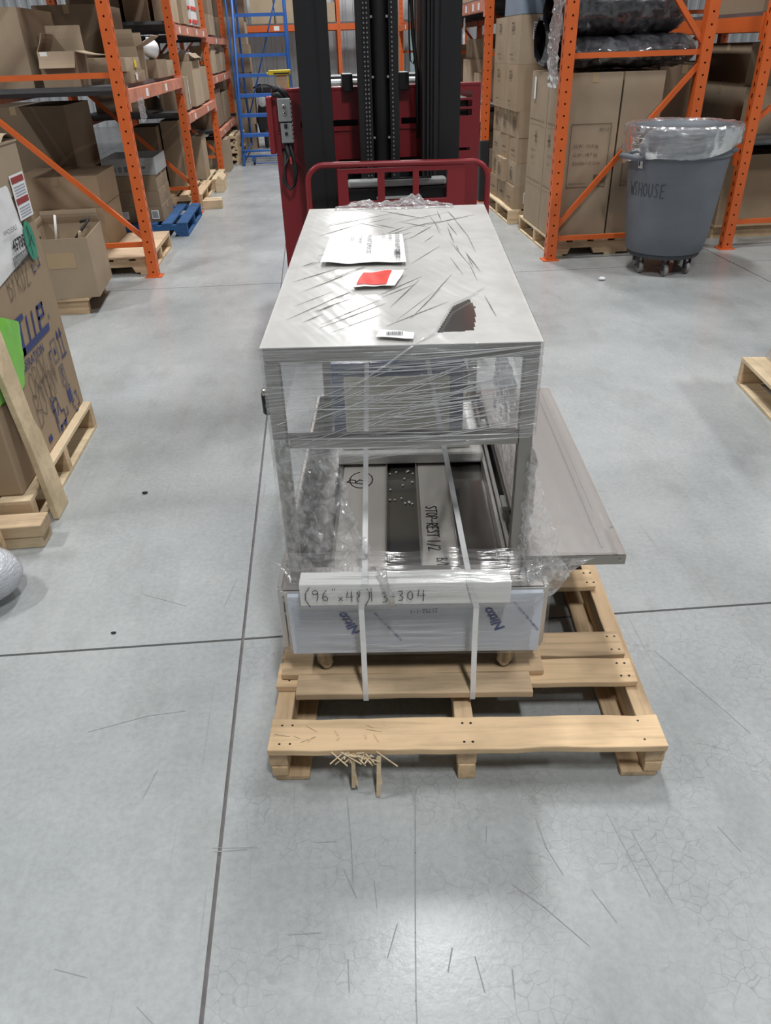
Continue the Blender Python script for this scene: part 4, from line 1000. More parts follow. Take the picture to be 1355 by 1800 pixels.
def face_label(o, face, w, h, pos, size, m='label_white', lines=0, name='shipping_label', bars=0):
    """rectangle on the -y ('f') or -x ('l') or +x ('r') face; pos = (across, height) of its centre in carton coordinates; w/h of the carton"""
    off = .0075
    P = {'f': lambda a, z, k=0: Vector((a, -h / 2 - off - k, z)), 'l': lambda a, z, k=0: Vector((-w / 2 - off - k, -a, z)), 'r': lambda a, z, k=0: Vector((w / 2 + off + k, a, z))}[face]
    a, z = pos; sw_, sh_ = size
    d = decal([P(a - sw_ / 2, z - sh_ / 2), P(a + sw_ / 2, z - sh_ / 2), P(a + sw_ / 2, z + sh_ / 2), P(a - sw_ / 2, z + sh_ / 2)], m, o, name)
    if lines or bars:
        mb = MB()
        def rect(a0, a1, z0, z1): mb.add([P(a0, z0, .0012), P(a1, z0, .0012), P(a1, z1, .0012), P(a0, z1, .0012)], [(0, 1, 2, 3)])
        for k in range(lines):
            zz = z + sh_ * (.36 - .72 * k / max(1, lines - 1)) if lines > 1 else z
            rect(a - sw_ * .4, a + sw_ * random.uniform(.1, .4), zz - sh_ * .03, zz + sh_ * .02)
        for k in range(bars):
            aa = a - sw_ * .38 + sw_ * .76 * k / bars
            rect(aa, aa + sw_ * .45 / bars, z - sh_ * .38, z + sh_ * .38)
        mb.build('print', 'print_black', d)
    return d
def pallet(label, cx_, cy_, w, d, rz=0., n=6, m='pine_pale', h=.13, group=None, name='wooden_pallet', z0=0.):
    """notched stringers run along x, deck boards along y"""
    t_ = thing(name, label, 'pallet', (cx_, cy_, z0), rz, group)
    bw = w / (n + (n - 1) * .45)
    for k in range(n):
        x = -w / 2 + k * bw * 1.45
        MB().box(x, x + bw, -d / 2, d / 2, h - .018, h).build('deck_board', m + '_y' if m + '_y' in MATS else m, t_, bevel=.002)
    zb, zt_ = .016, h - .018; nz = zb + (zt_ - zb) * .5
    prof = [(-w / 2, zb), (-w * .36, zb), (-w * .34, nz), (-w * .16, nz), (-w * .14, zb), (w * .14, zb), (w * .16, nz), (w * .34, nz), (w * .36, zb), (w / 2, zb), (w / 2, zt_), (-w / 2, zt_)]
    for y in (-d / 2, -.022, d / 2 - .045):
        MB().prism(prof, y + .045, y, lambda p, q, t2: (p, t2, q)).build('stringer', 'pine_old' if m != 'blue_wood' else 'blue_wood', t_, bevel=.002)
    for x in (-w / 2, -.05, w / 2 - .1):
        MB().box(x, x + .1, -d / 2, d / 2, 0, .016).build('bottom_board', m, t_, bevel=.002)
    return t_
def open_carton(label, x0, x1, y0, y1, z0, z1, m, flaps, rz=0., name='open_box', group=None):
    """four thin walls, a floor and splayed flaps: flaps = {side: (length, angle outward from upright in degrees)}"""
    w, d, h = x1 - x0, y1 - y0, z1 - z0; a, c = w / 2, d / 2; t_ = .005
    mb = MB().box(-a, a, -c, -c + t_, 0, h).box(-a, a, c - t_, c, 0, h).box(-a, -a + t_, -c + t_, c - t_, 0, h).box(a - t_, a, -c + t_, c - t_, 0, h).box(-a + t_, a - t_, -c + t_, c - t_, 0, t_)
    o = mb.build(name, m, loc=((x0 + x1) / 2, (y0 + y1) / 2, z0), rz=rz); tag(o, label, 'box', group)
    for s_, (L, ang) in flaps.items():
        n_ = {'f': Vector((0, -1, 0)), 'b': Vector((0, 1, 0)), 'l': Vector((-1, 0, 0)), 'r': Vector((1, 0, 0))}[s_]
        tx = Vector((1, 0, 0)) if s_ in 'fb' else Vector((0, 1, 0)); hl = (a if s_ in 'fb' else c) - .004
        base = n_ * ((c if s_ in 'fb' else a) - t_ / 2) + Vector((0, 0, h))
        dr = Vector((0, 0, 1)) * math.cos(R(ang)) + n_ * math.sin(R(ang)); th = tx.cross(dr) * t_ / 2
        mbf = MB(); rows = 5; vs = []
        for i in range(rows):
            f = i / (rows - 1); cv = th.normalized() * .012 * math.sin(f * 2.2)
            p = base + dr * L * f + cv
            for sg, hh in ((-1, -1), (1, -1), (1, 1), (-1, 1)): vs.append(p + tx * hl * sg * (1 - .03 * f) + th * hh)
        fs = [(i * 4 + q, i * 4 + (q + 1) % 4, i * 4 + 4 + (q + 1) % 4, i * 4 + 4 + q) for i in range(rows - 1) for q in range(4)] + [(3, 2, 1, 0), tuple((rows - 1) * 4 + q for q in range(4))]
        mbf.add(vs, fs).build('flap', m, o)
    return o

# ------------------------------------------------------------------ left foreground: refrigerator carton on its pallet
pallet('pale pine pallet under the printed refrigeration carton', -1.62, 2.85, .98, .90, 0, 6, 'pine_pale', .13)
tx0, tx1, ty0, ty1, tz0, tz1 = -2.08, -1.165, 2.44, 3.31, .132, 1.235
tc = thing('appliance_carton', 'tall brown refrigeration carton with blue logo, at the left edge on a pallet', 'box', ((tx0 + tx1) / 2, (ty0 + ty1) / 2, tz0))
ox, oy, oz = (tx0 + tx1) / 2, (ty0 + ty1) / 2, tz0
a, c, h = (tx1 - tx0) / 2, (ty1 - ty0) / 2, tz1 - tz0
MB().box(-a, a, -c, c, 0, h - .01).build('body', 'card_tan', tc, bevel=.006)
MB().box(-a - .006, a + .006, -c, c + .008, h - .006, h).build('lid', 'card', tc)
MB().patch(16, 10, lambda s_, t_: (lerp(-a, a, s_), c - .14 + .15 * t_, h + .001 + .035 * math.sin(math.pi * t_) * (.7 + .5 * noise.noise(Vector((s_ * 4, t_ * 3, 1)))))).build('lid_flap', 'card', tc)
MB().box(a - .001, a + .0035, -c, c, h - .18, h).build('lid_skirt', 'card', tc)
S = lambda y, z, k=.002: (tx1 - ox + k, y - oy, z - oz)          # a point on the printed face
def sface(pts, m, name, k=.002, par=tc): return decal([S(*p, k) for p in pts], m, par, name)
def sline(pts, w, m, name, k=.003, par=tc):
    mb = MB(); ribbon(mb, pts, w, lambda p, q: S(p, q, k)); return mb.build(name, m, par)
yd_, zd_ = (0, 1, 0), (0, 0, 1)
# logo: slanted italic capitals on a heavy underline
for pts in ([(2.765, .655), (2.90, .655), (2.90, .675), (2.775, .675)], [(2.80, .535), (2.83, .535), (2.86, .655), (2.83, .655)], [(2.80, .535), (3.13, .535), (3.14, .562), (2.805, .562)],
            [(2.90, .562), (2.915, .562), (2.935, .655), (2.92, .655)], [(2.965, .562), (2.98, .562), (3.0, .655), (2.985, .655)], [(3.03, .562), (3.05, .562), (3.07, .655), (3.05, .655)],
            [(3.05, .640), (3.125, .640), (3.125, .655), (3.055, .655)], [(3.04, .60), (3.115, .60), (3.115, .613), (3.04, .613)], [(3.108, .60), (3.12, .60), (3.127, .655), (3.112, .655)], [(2.72, .645), (2.755, .645), (2.76, .675), (2.727, .675)]):
    sface(pts, 'print_blue', 'logo_stroke', .0022)
text('REFRIGERATION', .052, S(2.63, .485), yd_, zd_, 'print_blue', tc)
text('®', .03, S(3.15, .57), yd_, zd_, 'print_blue', tc)
# shipping marks
def mark_frame(y, z, w, hh, m='print_blue', k=.004, name='shipping_mark'):
    return sline([(y, z), (y + w, z), (y + w, z + hh), (y, z + hh), (y, z)], k, m, name)
for y in (3.195, 3.235):
    sline([(y, .40), (y, .50)], .006, 'print_blue', 'arrow_mark'); sface([(y - .016, .475), (y + .016, .475), (y, .51)], 'print_blue', 'arrow_mark', .0022)
sline([(3.18, .392), (3.25, .392)], .008, 'print_blue', 'arrow_mark')
mark_frame(3.09, .40, .06, .09); sface([(3.11, .43), (3.135, .43), (3.122, .46)], 'print_blue', 'shipping_mark', .0022)
mark_frame(3.11, .285, .055, .085); sline([(3.12, .30), (3.15, .355), (3.125, .355), (3.15, .30)], .004, 'print_blue', 'shipping_mark')
mark_frame(3.13, .20, .05, .07); sface([(3.135, .205), (3.175, .205), (3.175, .255), (3.135, .255)], 'print_blue', 'shipping_mark', .0022)
for y, z, dy, dz in ((3.05, .46, 1, -1), (3.235, .215, -1, -1), (3.245, .15, -1, 1), (3.18, .135, 1, 1), (2.92, .25, 1, 1), (3.08, .175, -1, 1), (3.22, .78, -1, 1), (3.13, .77, 1, 1), (3.16, .19, 1, -1)):
    sline([(y, z + .03 * dz), (y, z), (y + .03 * dy, z)], .006, 'print_blue', 'corner_mark')
# fork-lift pictogram
sline([(2.945, .185), (2.945, .285), (2.99, .285), (3.005, .215), (3.04, .21), (3.04, .165), (2.955, .165)], .007, 'print_blue', 'pictogram')
sline([(2.93, .31), (2.93, .15)], .008, 'print_blue', 'pictogram'); sline([(2.965, .215), (2.985, .26)], .006, 'print_blue', 'pictogram')
for y in (2.965, 3.02): sface([(y + .015 * math.cos(R(q)), .155 + .015 * math.sin(R(q))) for q in range(0, 360, 45)], 'print_blue', 'pictogram', .0024)
sface([(2.80, .165), (2.84, .165), (2.84, .19), (2.80, .19)], 'print_blue', 'pictogram', .0022)
# pen scribbles
hand('BYRD2', .095, S(2.82, .74), yd_, zd_, 'ink_pale', tc, .0035, adv=.8)
hand('OROV', .11, S(2.76, .36), (0, 1, .15), zd_, 'ink_pale', tc, .0035, adv=.75)
hand('BOTO', .14, S(2.74, .25), (0, 1, .12), zd_, 'ink_pale', tc, .0035, adv=.7)
random.seed(51)
for k in range(26):
    y = random.uniform(2.86, 3.06); z = random.uniform(.28, .38); sline([(y, z), (y + random.uniform(-.02, .02), z + random.uniform(.05, .10))], .002, 'ink_pale', 'pen_stroke')
# stuck-on papers
sheetp = MB().patch(14, 18, lambda s_, t_: S(lerp(2.70, lerp(3.165, 3.10, t_), s_), lerp(.80 + .05 * s_, 1.10, t_), .003 + .006 * abs(noise.noise(Vector((s_ * 4, t_ * 4, 2))))))
sheetp.build('shipping_paper', 'label_white', tc)
text('45735', .055, S(2.97, .885), yd_, zd_, 'print_black', tc, off=.010, bold=.002); text('WHOLESALE', .025, S(2.92, .95), yd_, zd_, 'print_black', tc, off=.010)
bb = MB()
for k in range(16): y = 2.94 + k * .0125; bb.add([S(y, .825, .011), S(y + .006, .825, .011), S(y + .006, .87, .011), S(y, .87, .011)], [(0, 1, 2, 3)])
bb.build('barcode', 'print_black', tc)
wl = sface([(3.13, .965), (3.285, .965), (3.285, 1.125), (3.13, 1.125)], 'label_white', 'warning_label', .008)
for z in (1.095, 1.02):
    decal([S(3.14, z, .009), S(3.275, z, .009), S(3.275, z + .022, .009), S(3.14, z + .022, .009)], 'dark_red_print', wl, 'red_band')
for z in (1.08, 1.07, 1.06, 1.05, 1.005, .995, .985, .975): decal([S(3.15, z, .009), S(3.27, z, .009), S(3.27, z + .004, .009), S(3.15, z + .004, .009)], 'print_grey', wl, 'print_line')
sface([(3.165 + .055 * math.cos(R(q)), .885 + .075 * math.sin(R(q))) for q in range(0, 360, 20)], 'green_sticker', 'green_sticker', .0105)
sline([(3.15, .83), (3.16, .94), (3.19, .86)], .004, 'ink', 'pen_stroke', .0125); sline([(3.13, .87), (3.19, .90)], .004, 'ink', 'pen_stroke', .0125)
MB().patch(12, 14, lambda s_, t_: S(lerp(2.45, lerp(2.70, 2.86, t_ ** .5) - .02 * s_, s_), lerp(.44 + .04 * (1 - s_), .82 - .16 * s_, t_), .004 + .008 * abs(noise.noise(Vector((s_ * 5, t_ * 5, 7)))))).build('green_sheet', 'green_film', tc)
# lumber around it
pk = thing('lumber_board', 'long pale plank leaning against the printed carton', 'board', (-1.068, 2.54, 0))
MB().prism([(-.075, 0), (.055, .0), (.065, .30), (.045, .36), (.065, .72), (-.065, .74), (-.06, .3)], 0, .022, lambda p, q, t_: (-.03 + t_ - q * .10 + .0, p + q * .04, q + .002)).build('plank', 'pine_pale', pk, bevel=.002)
tag(MB().box(-.28, .085, -.02, .075, 0, .048).build('lumber_offcut', 'pine_pale', loc=(-1.16, 2.3, 0), bevel=.004), 'pale sawn lumber offcut on the floor at the left edge, under another', 'lumber')
tag(MB().box(-.28, .095, -.025, .07, 0, .048).build('lumber_offcut', 'lumber', loc=(-1.16, 2.3, .0485), bevel=.004), 'brown sawn lumber offcut lying on a paler one at the left edge', 'lumber')
pst = thing('lumber_post', 'weathered upright plank at the left edge in front of the printed carton', 'board', (-1.185, 2.245, 0))
MB().prism([(-.07, 0), (.0, 0), (-.015, .45), (-.08, .45)], 0, .03, lambda p, q, t_: (p, t_ - .03, q)).build('plank', 'pine_old', pst, bevel=.003)
bw_ = thing('bubble_wrapped_item', 'rounded parcel in shiny bubble wrap on the floor at the left edge', 'parcel', (-1.29, 2.0, 0))
def blob(s_, t_):
    th = s_ * 2 * math.pi; ph = lerp(-.5, .5, t_) * math.pi
    p = Vector((.24 * math.cos(th) * math.cos(ph) ** .6, .15 * math.sin(th) * math.cos(ph) ** .6, .085 + .085 * math.sin(ph)))
    return p + Vector((1, 1, .4)) * crumple(p, 22, .006, 3)
MB().patch(60, 30, blob).build('bubble_wrap', 'bubble', bw_)
MB().lathe([(.03, .02), (.10, .025), (.11, .1), (.08, .15)], 14).build('parcel', 'label_white', bw_)
# right edge: another wrapped pallet
pallet('pine pallet corner entering at the right edge of the picture', 2.52, 2.78, 1.06, .98, R(-8), 6, 'pine_pale', .14)
wi = thing('wrapped_load', 'brown carton wrapped in clear film on the pallet at the right edge', 'box', (2.63, 2.80, .142), R(-8))
MB().box(-.45, .45, -.44, .44, 0, .55).build('carton', 'card', wi, bevel=.01)
MB().patch(40, 20, lambda s_, t_: (-.46 - .07 * (1 - t_) ** 3 + crumple((s_, t_, 0), 9, .008, 2), lerp(-.45, .45, s_), lerp(.004, .55, t_))).patch(40, 20, lambda s_, t_: (lerp(-.46, .45, s_), -.455 - .06 * (1 - t_) ** 3 + crumple((s_, t_, 0), 9, .008, 5), lerp(.004, .55, t_))).build('film', 'wrap_side', wi)
# ------------------------------------------------------------------ goods on the left rack
D1 = 1.3185
carton('huge plain brown carton on the left shelf, cut by the picture edge', -2.40, -1.965, 6.28, 7.1, D1, 1.80, 'card', tape=False, seam='y')
oc = open_carton('brown carton with its flaps hanging open on the left shelf', -1.885, -1.625, 6.24, 6.54, D1, 1.535, 'card', {'f': (.11, 150), 'b': (.16, 8), 'l': (.12, -20), 'r': (.16, 96)})
face_label(oc, 'f', .26, .30, (-.085, .19), (.05, .05))
carton('big dark carton at the back of the left shelf, behind the open flaps', -2.2, -1.66, 7.42, 8.2, D1, 1.86, 'card_dark', seam='y')
o = carton('flat brown carton on the left shelf, lower of the two stacked beside the post', -1.70, -1.345, 6.60, 7.2, D1, 1.395, 'card_dark')
face_label(o, 'r', .355, .60, (-.1, .04), (.07, .05), lines=3)
o = carton('flat brown carton with a yellow sticker on top of the flat stack', -1.72, -1.365, 6.59, 7.14, 1.396, 1.487, 'card')
face_label(o, 'r', .355, .60, (.06, .046), (.085, .05), 'yellow', name='yellow_sticker')
open_carton('tall open carton with raised flaps behind the flat cartons on the left shelf', -1.62, -1.40, 7.28, 7.62, D1, 1.56, 'card', {'l': (.16, 14), 'r': (.16, 60), 'b': (.1, 10), 'f': (.12, 5)})
carton('narrow brown carton under the white sack on the left shelf', -1.50, -1.335, 7.74, 8.3, D1, 1.46, 'card_dark')
bg = tag(MB().patch(28, 20, lambda s_, t_: Vector((-1.42, 7.9, 1.545)) + Vector((.10 * math.cos(s_ * 6.2832) * math.sin(t_ * math.pi) ** .7, .15 * math.sin(s_ * 6.2832) * math.sin(t_ * math.pi) ** .7, -.062 * math.cos(t_ * math.pi) * (1 + .4 * math.cos(s_ * 6.28)))) * (1 + .08 * noise.noise(Vector((s_ * 6, t_ * 6, 1))))).build('plastic_sack', 'white_bag'), 'small white plastic sack lying on a narrow carton on the left shelf', 'bag')
carton('brown carton at the far end of the nearest left shelf', -1.62, -1.345, 8.36, 8.76, D1, 1.45, 'card', seam='y')
tag(MB().patch(20, 12, lambda s_, t_: (-1.285 + crumple((s_, t_, 0), 3, .01, 1), lerp(6.36, 6.62, s_), lerp(1.06 + .04 * abs(s_ - .4), 1.23, t_))).build('plastic_scrap', 'wrap_crumple'), 'scrap of clear plastic hanging from the left shelf beam', 'plastic scrap')
# floor of the nearest bay
pallet('pallet with a plywood top under the left rack, beside the near post', -1.86, 6.66, .99, .96, 0, 6, 'pine_old', .125)
tag(MB().box(-2.35, -1.365, 6.17, 7.15, .1265, .14).build('plywood_sheet', 'plywood', bevel=.002), 'tan plywood sheet lying on the pallet under the left rack', 'plywood')
carton('long brown carton on the plywood sheet, lower of the long pair', -2.36, -1.735, 6.48, 7.10, .1405, .465, 'card_tan', seam='y')
carton('long brown carton lying on another long carton under the left rack', -2.40, -1.74, 6.52, 7.14, .466, .70, 'card_tan', seam='y')
carton('very large dark carton behind the diagonal brace of the left rack', -2.9, -2.06, 7.2, 8.0, .132, 1.16, 'card_dark', seam='y')
pallet('dark pallet under the very large carton behind the left rack brace', -2.47, 7.62, .9, .86, 0, 5, 'pine_old', .13)
pallet('blue painted pallet under the left rack, holding stacked tray cartons', -1.68, 8.12, .82, 1.08, 0, 6, 'blue_wood', .125)
for k, lb in enumerate(('bottom', 'middle', 'top')):
    o = carton(f'{lb} one of three flat tray cartons stacked on the blue pallet', -1.985 + .01 * k, -1.50 - .006 * k, 7.70, 8.30, .126 + k * .138, .262 + k * .138, 'card_dark', 'tray cartons on the blue pallet')
    if k == 0:
        face_label(o, 'f', .485, .60, (-.12, .065), (.08, .07), lines=4); face_label(o, 'f', .485, .60, (.17, .065), (.07, .08), bars=8)
cr = thing('crate', 'grey slotted crate on top of the tray cartons on the blue pallet', 'crate', (-1.74, 8.0, .541))
xs = [-.24, -.20] + sum([[-.16 + .055 * k, -.16 + .055 * k + .035] for k in range(6)], []) + [.22, .24]; xs = sorted(set(round(v, 3) for v in xs))
hl = [(-.16 + .055 * k, -.16 + .055 * k + .035) for k in range(6)]
for y in (-.30, .285): MB().holes(xs, [0, .03, .075, .145], lambda x, z: .03 < z < .075 and any(a_ < x < b2 for a_, b2 in hl), y, y + .015).build('slotted_side', 'grey_plastic', cr)
[MB().box(a_, a_ + .015, -.285, .285, 0, .145).build('end_panel', 'grey_plastic', cr) for a_ in (-.24, .225)]; MB().box(-.225, .225, -.285, .285, 0, .012).build('bottom', 'grey_plastic', cr)
# second bay
D2 = .9785
o = carton('small brown carton with white strip label on the second left shelf', -1.60, -1.335, 9.22, 9.55, D2, 1.285, 'card')
face_label(o, 'r', .265, .33, (.05, .16), (.03, .22))
o = carton('tall pale brown carton near the post on the second left shelf', -1.72, -1.31, 9.80, 10.55, D2, 1.425, 'card_pale')
oc = open_carton('low open carton stuffed with white plastic on the second left shelf', -1.66, -1.33, 9.86, 10.5, 1.4275, 1.50, 'card', {'r': (.08, 120)})
MB().patch(24, 18, lambda s_, t_: (lerp(-.14, .14, s_), lerp(-.28, .28, t_), .06 + .05 * math.sin(math.pi * s_) * math.sin(math.pi * t_) + crumple((s_, t_, 0), 4, .02, 3))).build('white_plastic', 'white_bag', oc)
carton('dark brown carton at the back of the second left shelf', -2.3, -1.82, 9.2, 10.2, D2, 1.45, 'card_dark', seam='y')
carton('brown carton at the far end of the second left shelf', -1.7, -1.34, 10.72, 11.4, D2, 1.35, 'card', seam='y')
D3 = 1.7785
carton('printed brown carton at the top of the left rack, next to the second post', -1.82, -1.575, 9.18, 9.8, D3, 2.15, 'card_tan', seam='y')
carton('brown carton at the top of the left rack, close to the aisle', -1.53, -1.36, 9.2, 9.75, D3, 2.12, 'card_pale', seam='y')
carton('large carton at the top of the left rack, far back by the rear post', -2.38, -1.86, 9.2, 10.1, D3, 2.2, 'card_dark', seam='y')
carton('upright brown carton in the middle of the top left shelf', -1.7, -1.34, 9.95, 10.4, D3, 2.1, 'card', seam='y')
o = carton('white carton with red bands on the top left shelf', -1.6, -1.32, 10.5, 11.0, D3, 2.25, 'label_white', seam='y', tape=False)
for z in (.04, .17, .30): face_label(o, 'r', .28, .5, (0, z), (.49, .035), 'red_print', name='red_band'); face_label(o, 'f', .28, .5, (0, z), (.27, .035), 'red_print', name='red_band')
carton('brown carton at the far end of the top left shelf', -1.7, -1.34, 11.1, 11.5, D3, 2.1, 'card', seam='y')
pallet('old pallet on the floor of the second left bay', -1.75, 9.75, .86, 1.1, 0, 6, 'pine_old', .13)
for lb, a_ in (('squat brown carton on the floor of the second left bay', (-2.0, -1.74, 9.36, 9.9, .132, .82, 'card_dark')), ('tall brown carton on the floor of the second left bay', (-1.72, -1.52, 9.55, 10.1, .132, .86, 'card')),
               ('cube-shaped brown carton on the pallet planks of the second left bay', (-1.66, -1.40, 10.42, 10.85, .125, .62, 'card'))):
    carton(lb, *a_)
pallet('pale pallet in the second left bay, nearer the third post', -1.62, 10.9, .72, .95, 0, 6, 'pine_pale', .12)
tag(MB().box(-1.30, -1.08, 9.0, 9.09, .0, .09).build('lumber_offcut', 'pine_pale', bevel=.004), 'nearer pale lumber offcut at the foot of the second left post', 'lumber')
tag(MB().box(-1.30, -1.10, 9.16, 9.25, 0, .085).build('lumber_offcut', 'pine_pale', bevel=.004), 'farther pale lumber offcut at the foot of the second left post', 'lumber')
tag(MB().prism([(-1.27, 0), (-1.17, 0), (-1.17, .14), (-1.22, .2), (-1.27, .12)], 10.15, 10.6, lambda p, q, t_: (p, t_, q)).build('lumber_offcut', 'pine_pale', bevel=.004), 'pale wedge of broken lumber on the floor by the second left bay', 'lumber')
# third and fourth bays
D4 = 1.2485
carton('pale brown carton on the third left shelf, nearest the aisle', -1.62, -1.33, 12.15, 12.7, D4, 1.585, 'card_pale', seam='y')
carton('small brown carton beside a white parcel on the third left shelf', -1.50, -1.325, 12.85, 13.2, D4, 1.48, 'card')
tag(MB().patch(16, 10, lambda s_, t_: (-1.41 + .07 * math.cos(s_ * 6.2832) * math.sin(t_ * 3.1416), 13.02 + .1 * math.sin(s_ * 6.2832) * math.sin(t_ * 3.1416), 1.515 - .03 * math.cos(t_ * 3.1416))).build('parcel', 'white_bag'), 'small white parcel on a carton on the third left shelf', 'parcel')
carton('brown carton at the far end of the third left shelf', -1.66, -1.34, 13.4, 14.2, D4, 1.56, 'card')
for k in range(3):
    carton(f'{("lowest", "middle", "highest")[k]} of the cartons piled on the third left rack top', -1.70, -1.32, 12.3 + .05 * k, 13.0, 1.7085 + k * .24, 1.9475 + k * .24, ('card', 'card_dark', 'card')[k], 'cartons piled on the third left rack top')
carton('brown carton on the low third left shelf', -1.75, -1.35, 12.0, 12.9, .5785, 1.05, 'card_dark'); carton('far brown carton on the low third left shelf', -1.75, -1.35, 13.1, 14.1, .5785, .98, 'card_dark')
carton('brown carton on the floor under the third left shelf', -1.62, -1.25, 12.0, 12.5, .0, .43, 'card')
for k in range(4):
    pallet(f'{("lowest", "second", "third", "topmost")[k]} of the bare pallets stacked by the far left rack', -1.40 + .02 * (k % 2), 13.35, .5, .9, 0, 5, 'pine_pale', .10, 'bare pallets by the far left rack', z0=k * .102)
for k in range(6):
    carton(f'brown carton number {k + 1} from the floor in the far left column behind the ladder'.replace('number 1', 'lowest').replace('number 2', 'second').replace('number 3', 'third').replace('number 4', 'fourth').replace('number 5', 'fifth').replace('number 6', 'topmost'),
           -1.60, -1.02 + .03 * (k % 2), 14.9, 15.5, k * .40, k * .40 + .398, ('card', 'card_pale', 'card_dark')[k % 3], 'far left column of cartons')
for k, y in enumerate((15.7, 16.42)):
    for q in range(3): carton(('nearer', 'farther')[k] + ' far left stack, ' + ('bottom', 'middle', 'top')[q] + ' brown carton', -1.9, -1.2, y, y + .7, q * .6, q * .6 + .598, ('card', 'card_pale')[(k + q) % 2], 'far left stacks of cartons')
for k, x in enumerate((-1.9, -1.17, -.62)):
    carton(('left', 'middle', 'right')[k] + ' pale carton on the far end rack above the beam', x, x + .50, 19.55, 20.2, 2.0015, 2.6, 'card_pale', 'cartons on the far end rack')
for k in range(3): carton(('left', 'middle', 'right')[k] + ' small pale box on the far end rack right of the ladder', .0 + .24 * k, .2 + .24 * k, 19.6, 19.9, 2.0015, 2.0015 + .16 + .1 * k, ('card_pale', 'label_white', 'card_pale')[k], 'small boxes on the far end rack')
for k in range(2): carton(('lower', 'upper')[k] + ' pale carton at the foot of the far end rack', .0, .62, 19.75, 20.3, k * .5, k * .5 + .498, 'card_pale', 'cartons under the far end rack')
for k in range(4): carton(('lowest', 'second', 'third', 'topmost')[k] + ' pale carton in the far stack seen between the masts', 1.3, 1.98, 17.6, 18.2, k * .5, k * .5 + .498, ('card_pale', 'card')[k % 2], 'far stack between the masts')

# ------------------------------------------------------------------ open carton in front of the left rack
bs = thing('small_pallet', 'small brown wooden pallet under the open carton left of the aisle', 'pallet', (-1.74, 5.42, 0))
MB().box(-.12, .12, -.25, -.21, 0, .095).build('stringer', 'pine_old', bs); MB().box(-.12, .12, .2, .24, 0, .095).build('stringer', 'pine_old', bs); MB().box(-.14, .14, -.27, .27, .096, .112).build('deck_board', 'pine_old', bs)
oc = open_carton('battered open carton full of loose parts on the floor, left of the aisle', -1.945, -1.545, 5.15, 5.70, .1135, .50, 'card', {'b': (.09, -4), 'l': (.06, 5)}, R(4))
MB().box(-.08, .10, -.2765, -.2755, .20, .30).build('tape_patch', 'tape', oc)
MB().box(-.19, .19, -.26, .26, .25, .26).build('inner_divider', 'card_inner', oc)
for k, (a_, b2, m) in enumerate((((-.10, .1, .27), (-.07, .12, .47), 'label_white'), ((.0, .15, .28), (.13, .2, .42), 'rubber'), ((.13, .2, .42), (.06, .22, .40), 'rubber'), ((.10, -.1, .27), (.16, -.17, .41), 'plywood'), ((-.18, -.2, .30), (-.08, -.24, .40), 'rubber'))):
    tag(MB().tube([Vector(a_) + Vector((-1.745, 5.425, .1135)), Vector(b2) + Vector((-1.745, 5.425, .1135))], .009, 6).build('loose_part', m, smooth=True),
        ('white plastic tube standing in the open carton', 'black rod sticking up in the open carton', 'short black rod across the open carton', 'thin wooden stick in the near corner of the open carton', 'dark rod at the near left rim of the open carton')[k], 'part')

# ------------------------------------------------------------------ goods on the right rack
pallet('pale pallet under the two tall printed cartons on the right', 2.38, 6.63, 1.0, 1.10, 0, 6, 'pine_pale', .128)
pallet('pale pallet under the stacked logo cartons on the right', 2.36, 7.98, 1.04, 1.10, 0, 6, 'pine_pale', .128)
tall = []
for k, (lb, x0, x1, y0, y1) in enumerate((('tall printed carton at the near left corner of the right pallet', 1.885, 2.30, 6.06, 6.52), ('tall printed carton right of the nearest tall carton, behind the brace', 2.315, 2.62, 6.06, 6.52),
                                          ('tall printed carton behind the near one, facing the aisle', 1.885, 2.30, 6.535, 7.05), ('tall carton at the back of the right pallet', 2.315, 2.75, 6.535, 7.05))):
    o = carton(lb, x0, x1, y0, y1, .1285, 1.30, 'card', 'tall cartons on the right pallet', seam='y', bulge=.004, tape=k != 1); tall.append((o, x1 - x0, y1 - y0))
def print_box(o, fn, w0, w1, z0, z1, wd=.005):
    mb = MB(); ribbon(mb, [(w0, z0), (w1, z0), (w1, z1), (w0, z1), (w0, z0)], wd, fn); return mb.build('printed_frame', 'print_brown', o)
def fdir(o, d): return lambda a_, z: (a_, -d / 2 - .0085, z)
for k, lines in ((0, ('5P-13', 'N.W.: 15.4 kg', 'G.W.: 18.7 kg', '50x40x115.5cm')), (1, ('5P-13', 'KM5137-30', 'N.W.: 15.4', 'G.W.: 18'))):
    o, w, d = tall[k]; f = fdir(o, d); print_box(o, f, -w / 2 + .06, w / 2 - .05, .40, .84)
    text(lines[0], .032, (w / 2 - .14, -d / 2 - .0085, .79), (1, 0, 0), zd_, 'print_brown', o)
    for q in range(3): text(lines[1 + q], .034, (-w / 2 + .09, -d / 2 - .0085, .68 - q * .06), (1, 0, 0), zd_, 'print_brown', o)
    face_label(o, 'f', w, d, (w / 2 - .10 if k == 0 else -w / 2 + .12, .46 if k == 0 else .76), (.09, .055), 'print_brown', name='printed_code')
    text('MADE IN CHINA', .018, (-w / 2 + .075, -d / 2 - .0085, .42), (1, 0, 0), zd_, 'print_brown', o)
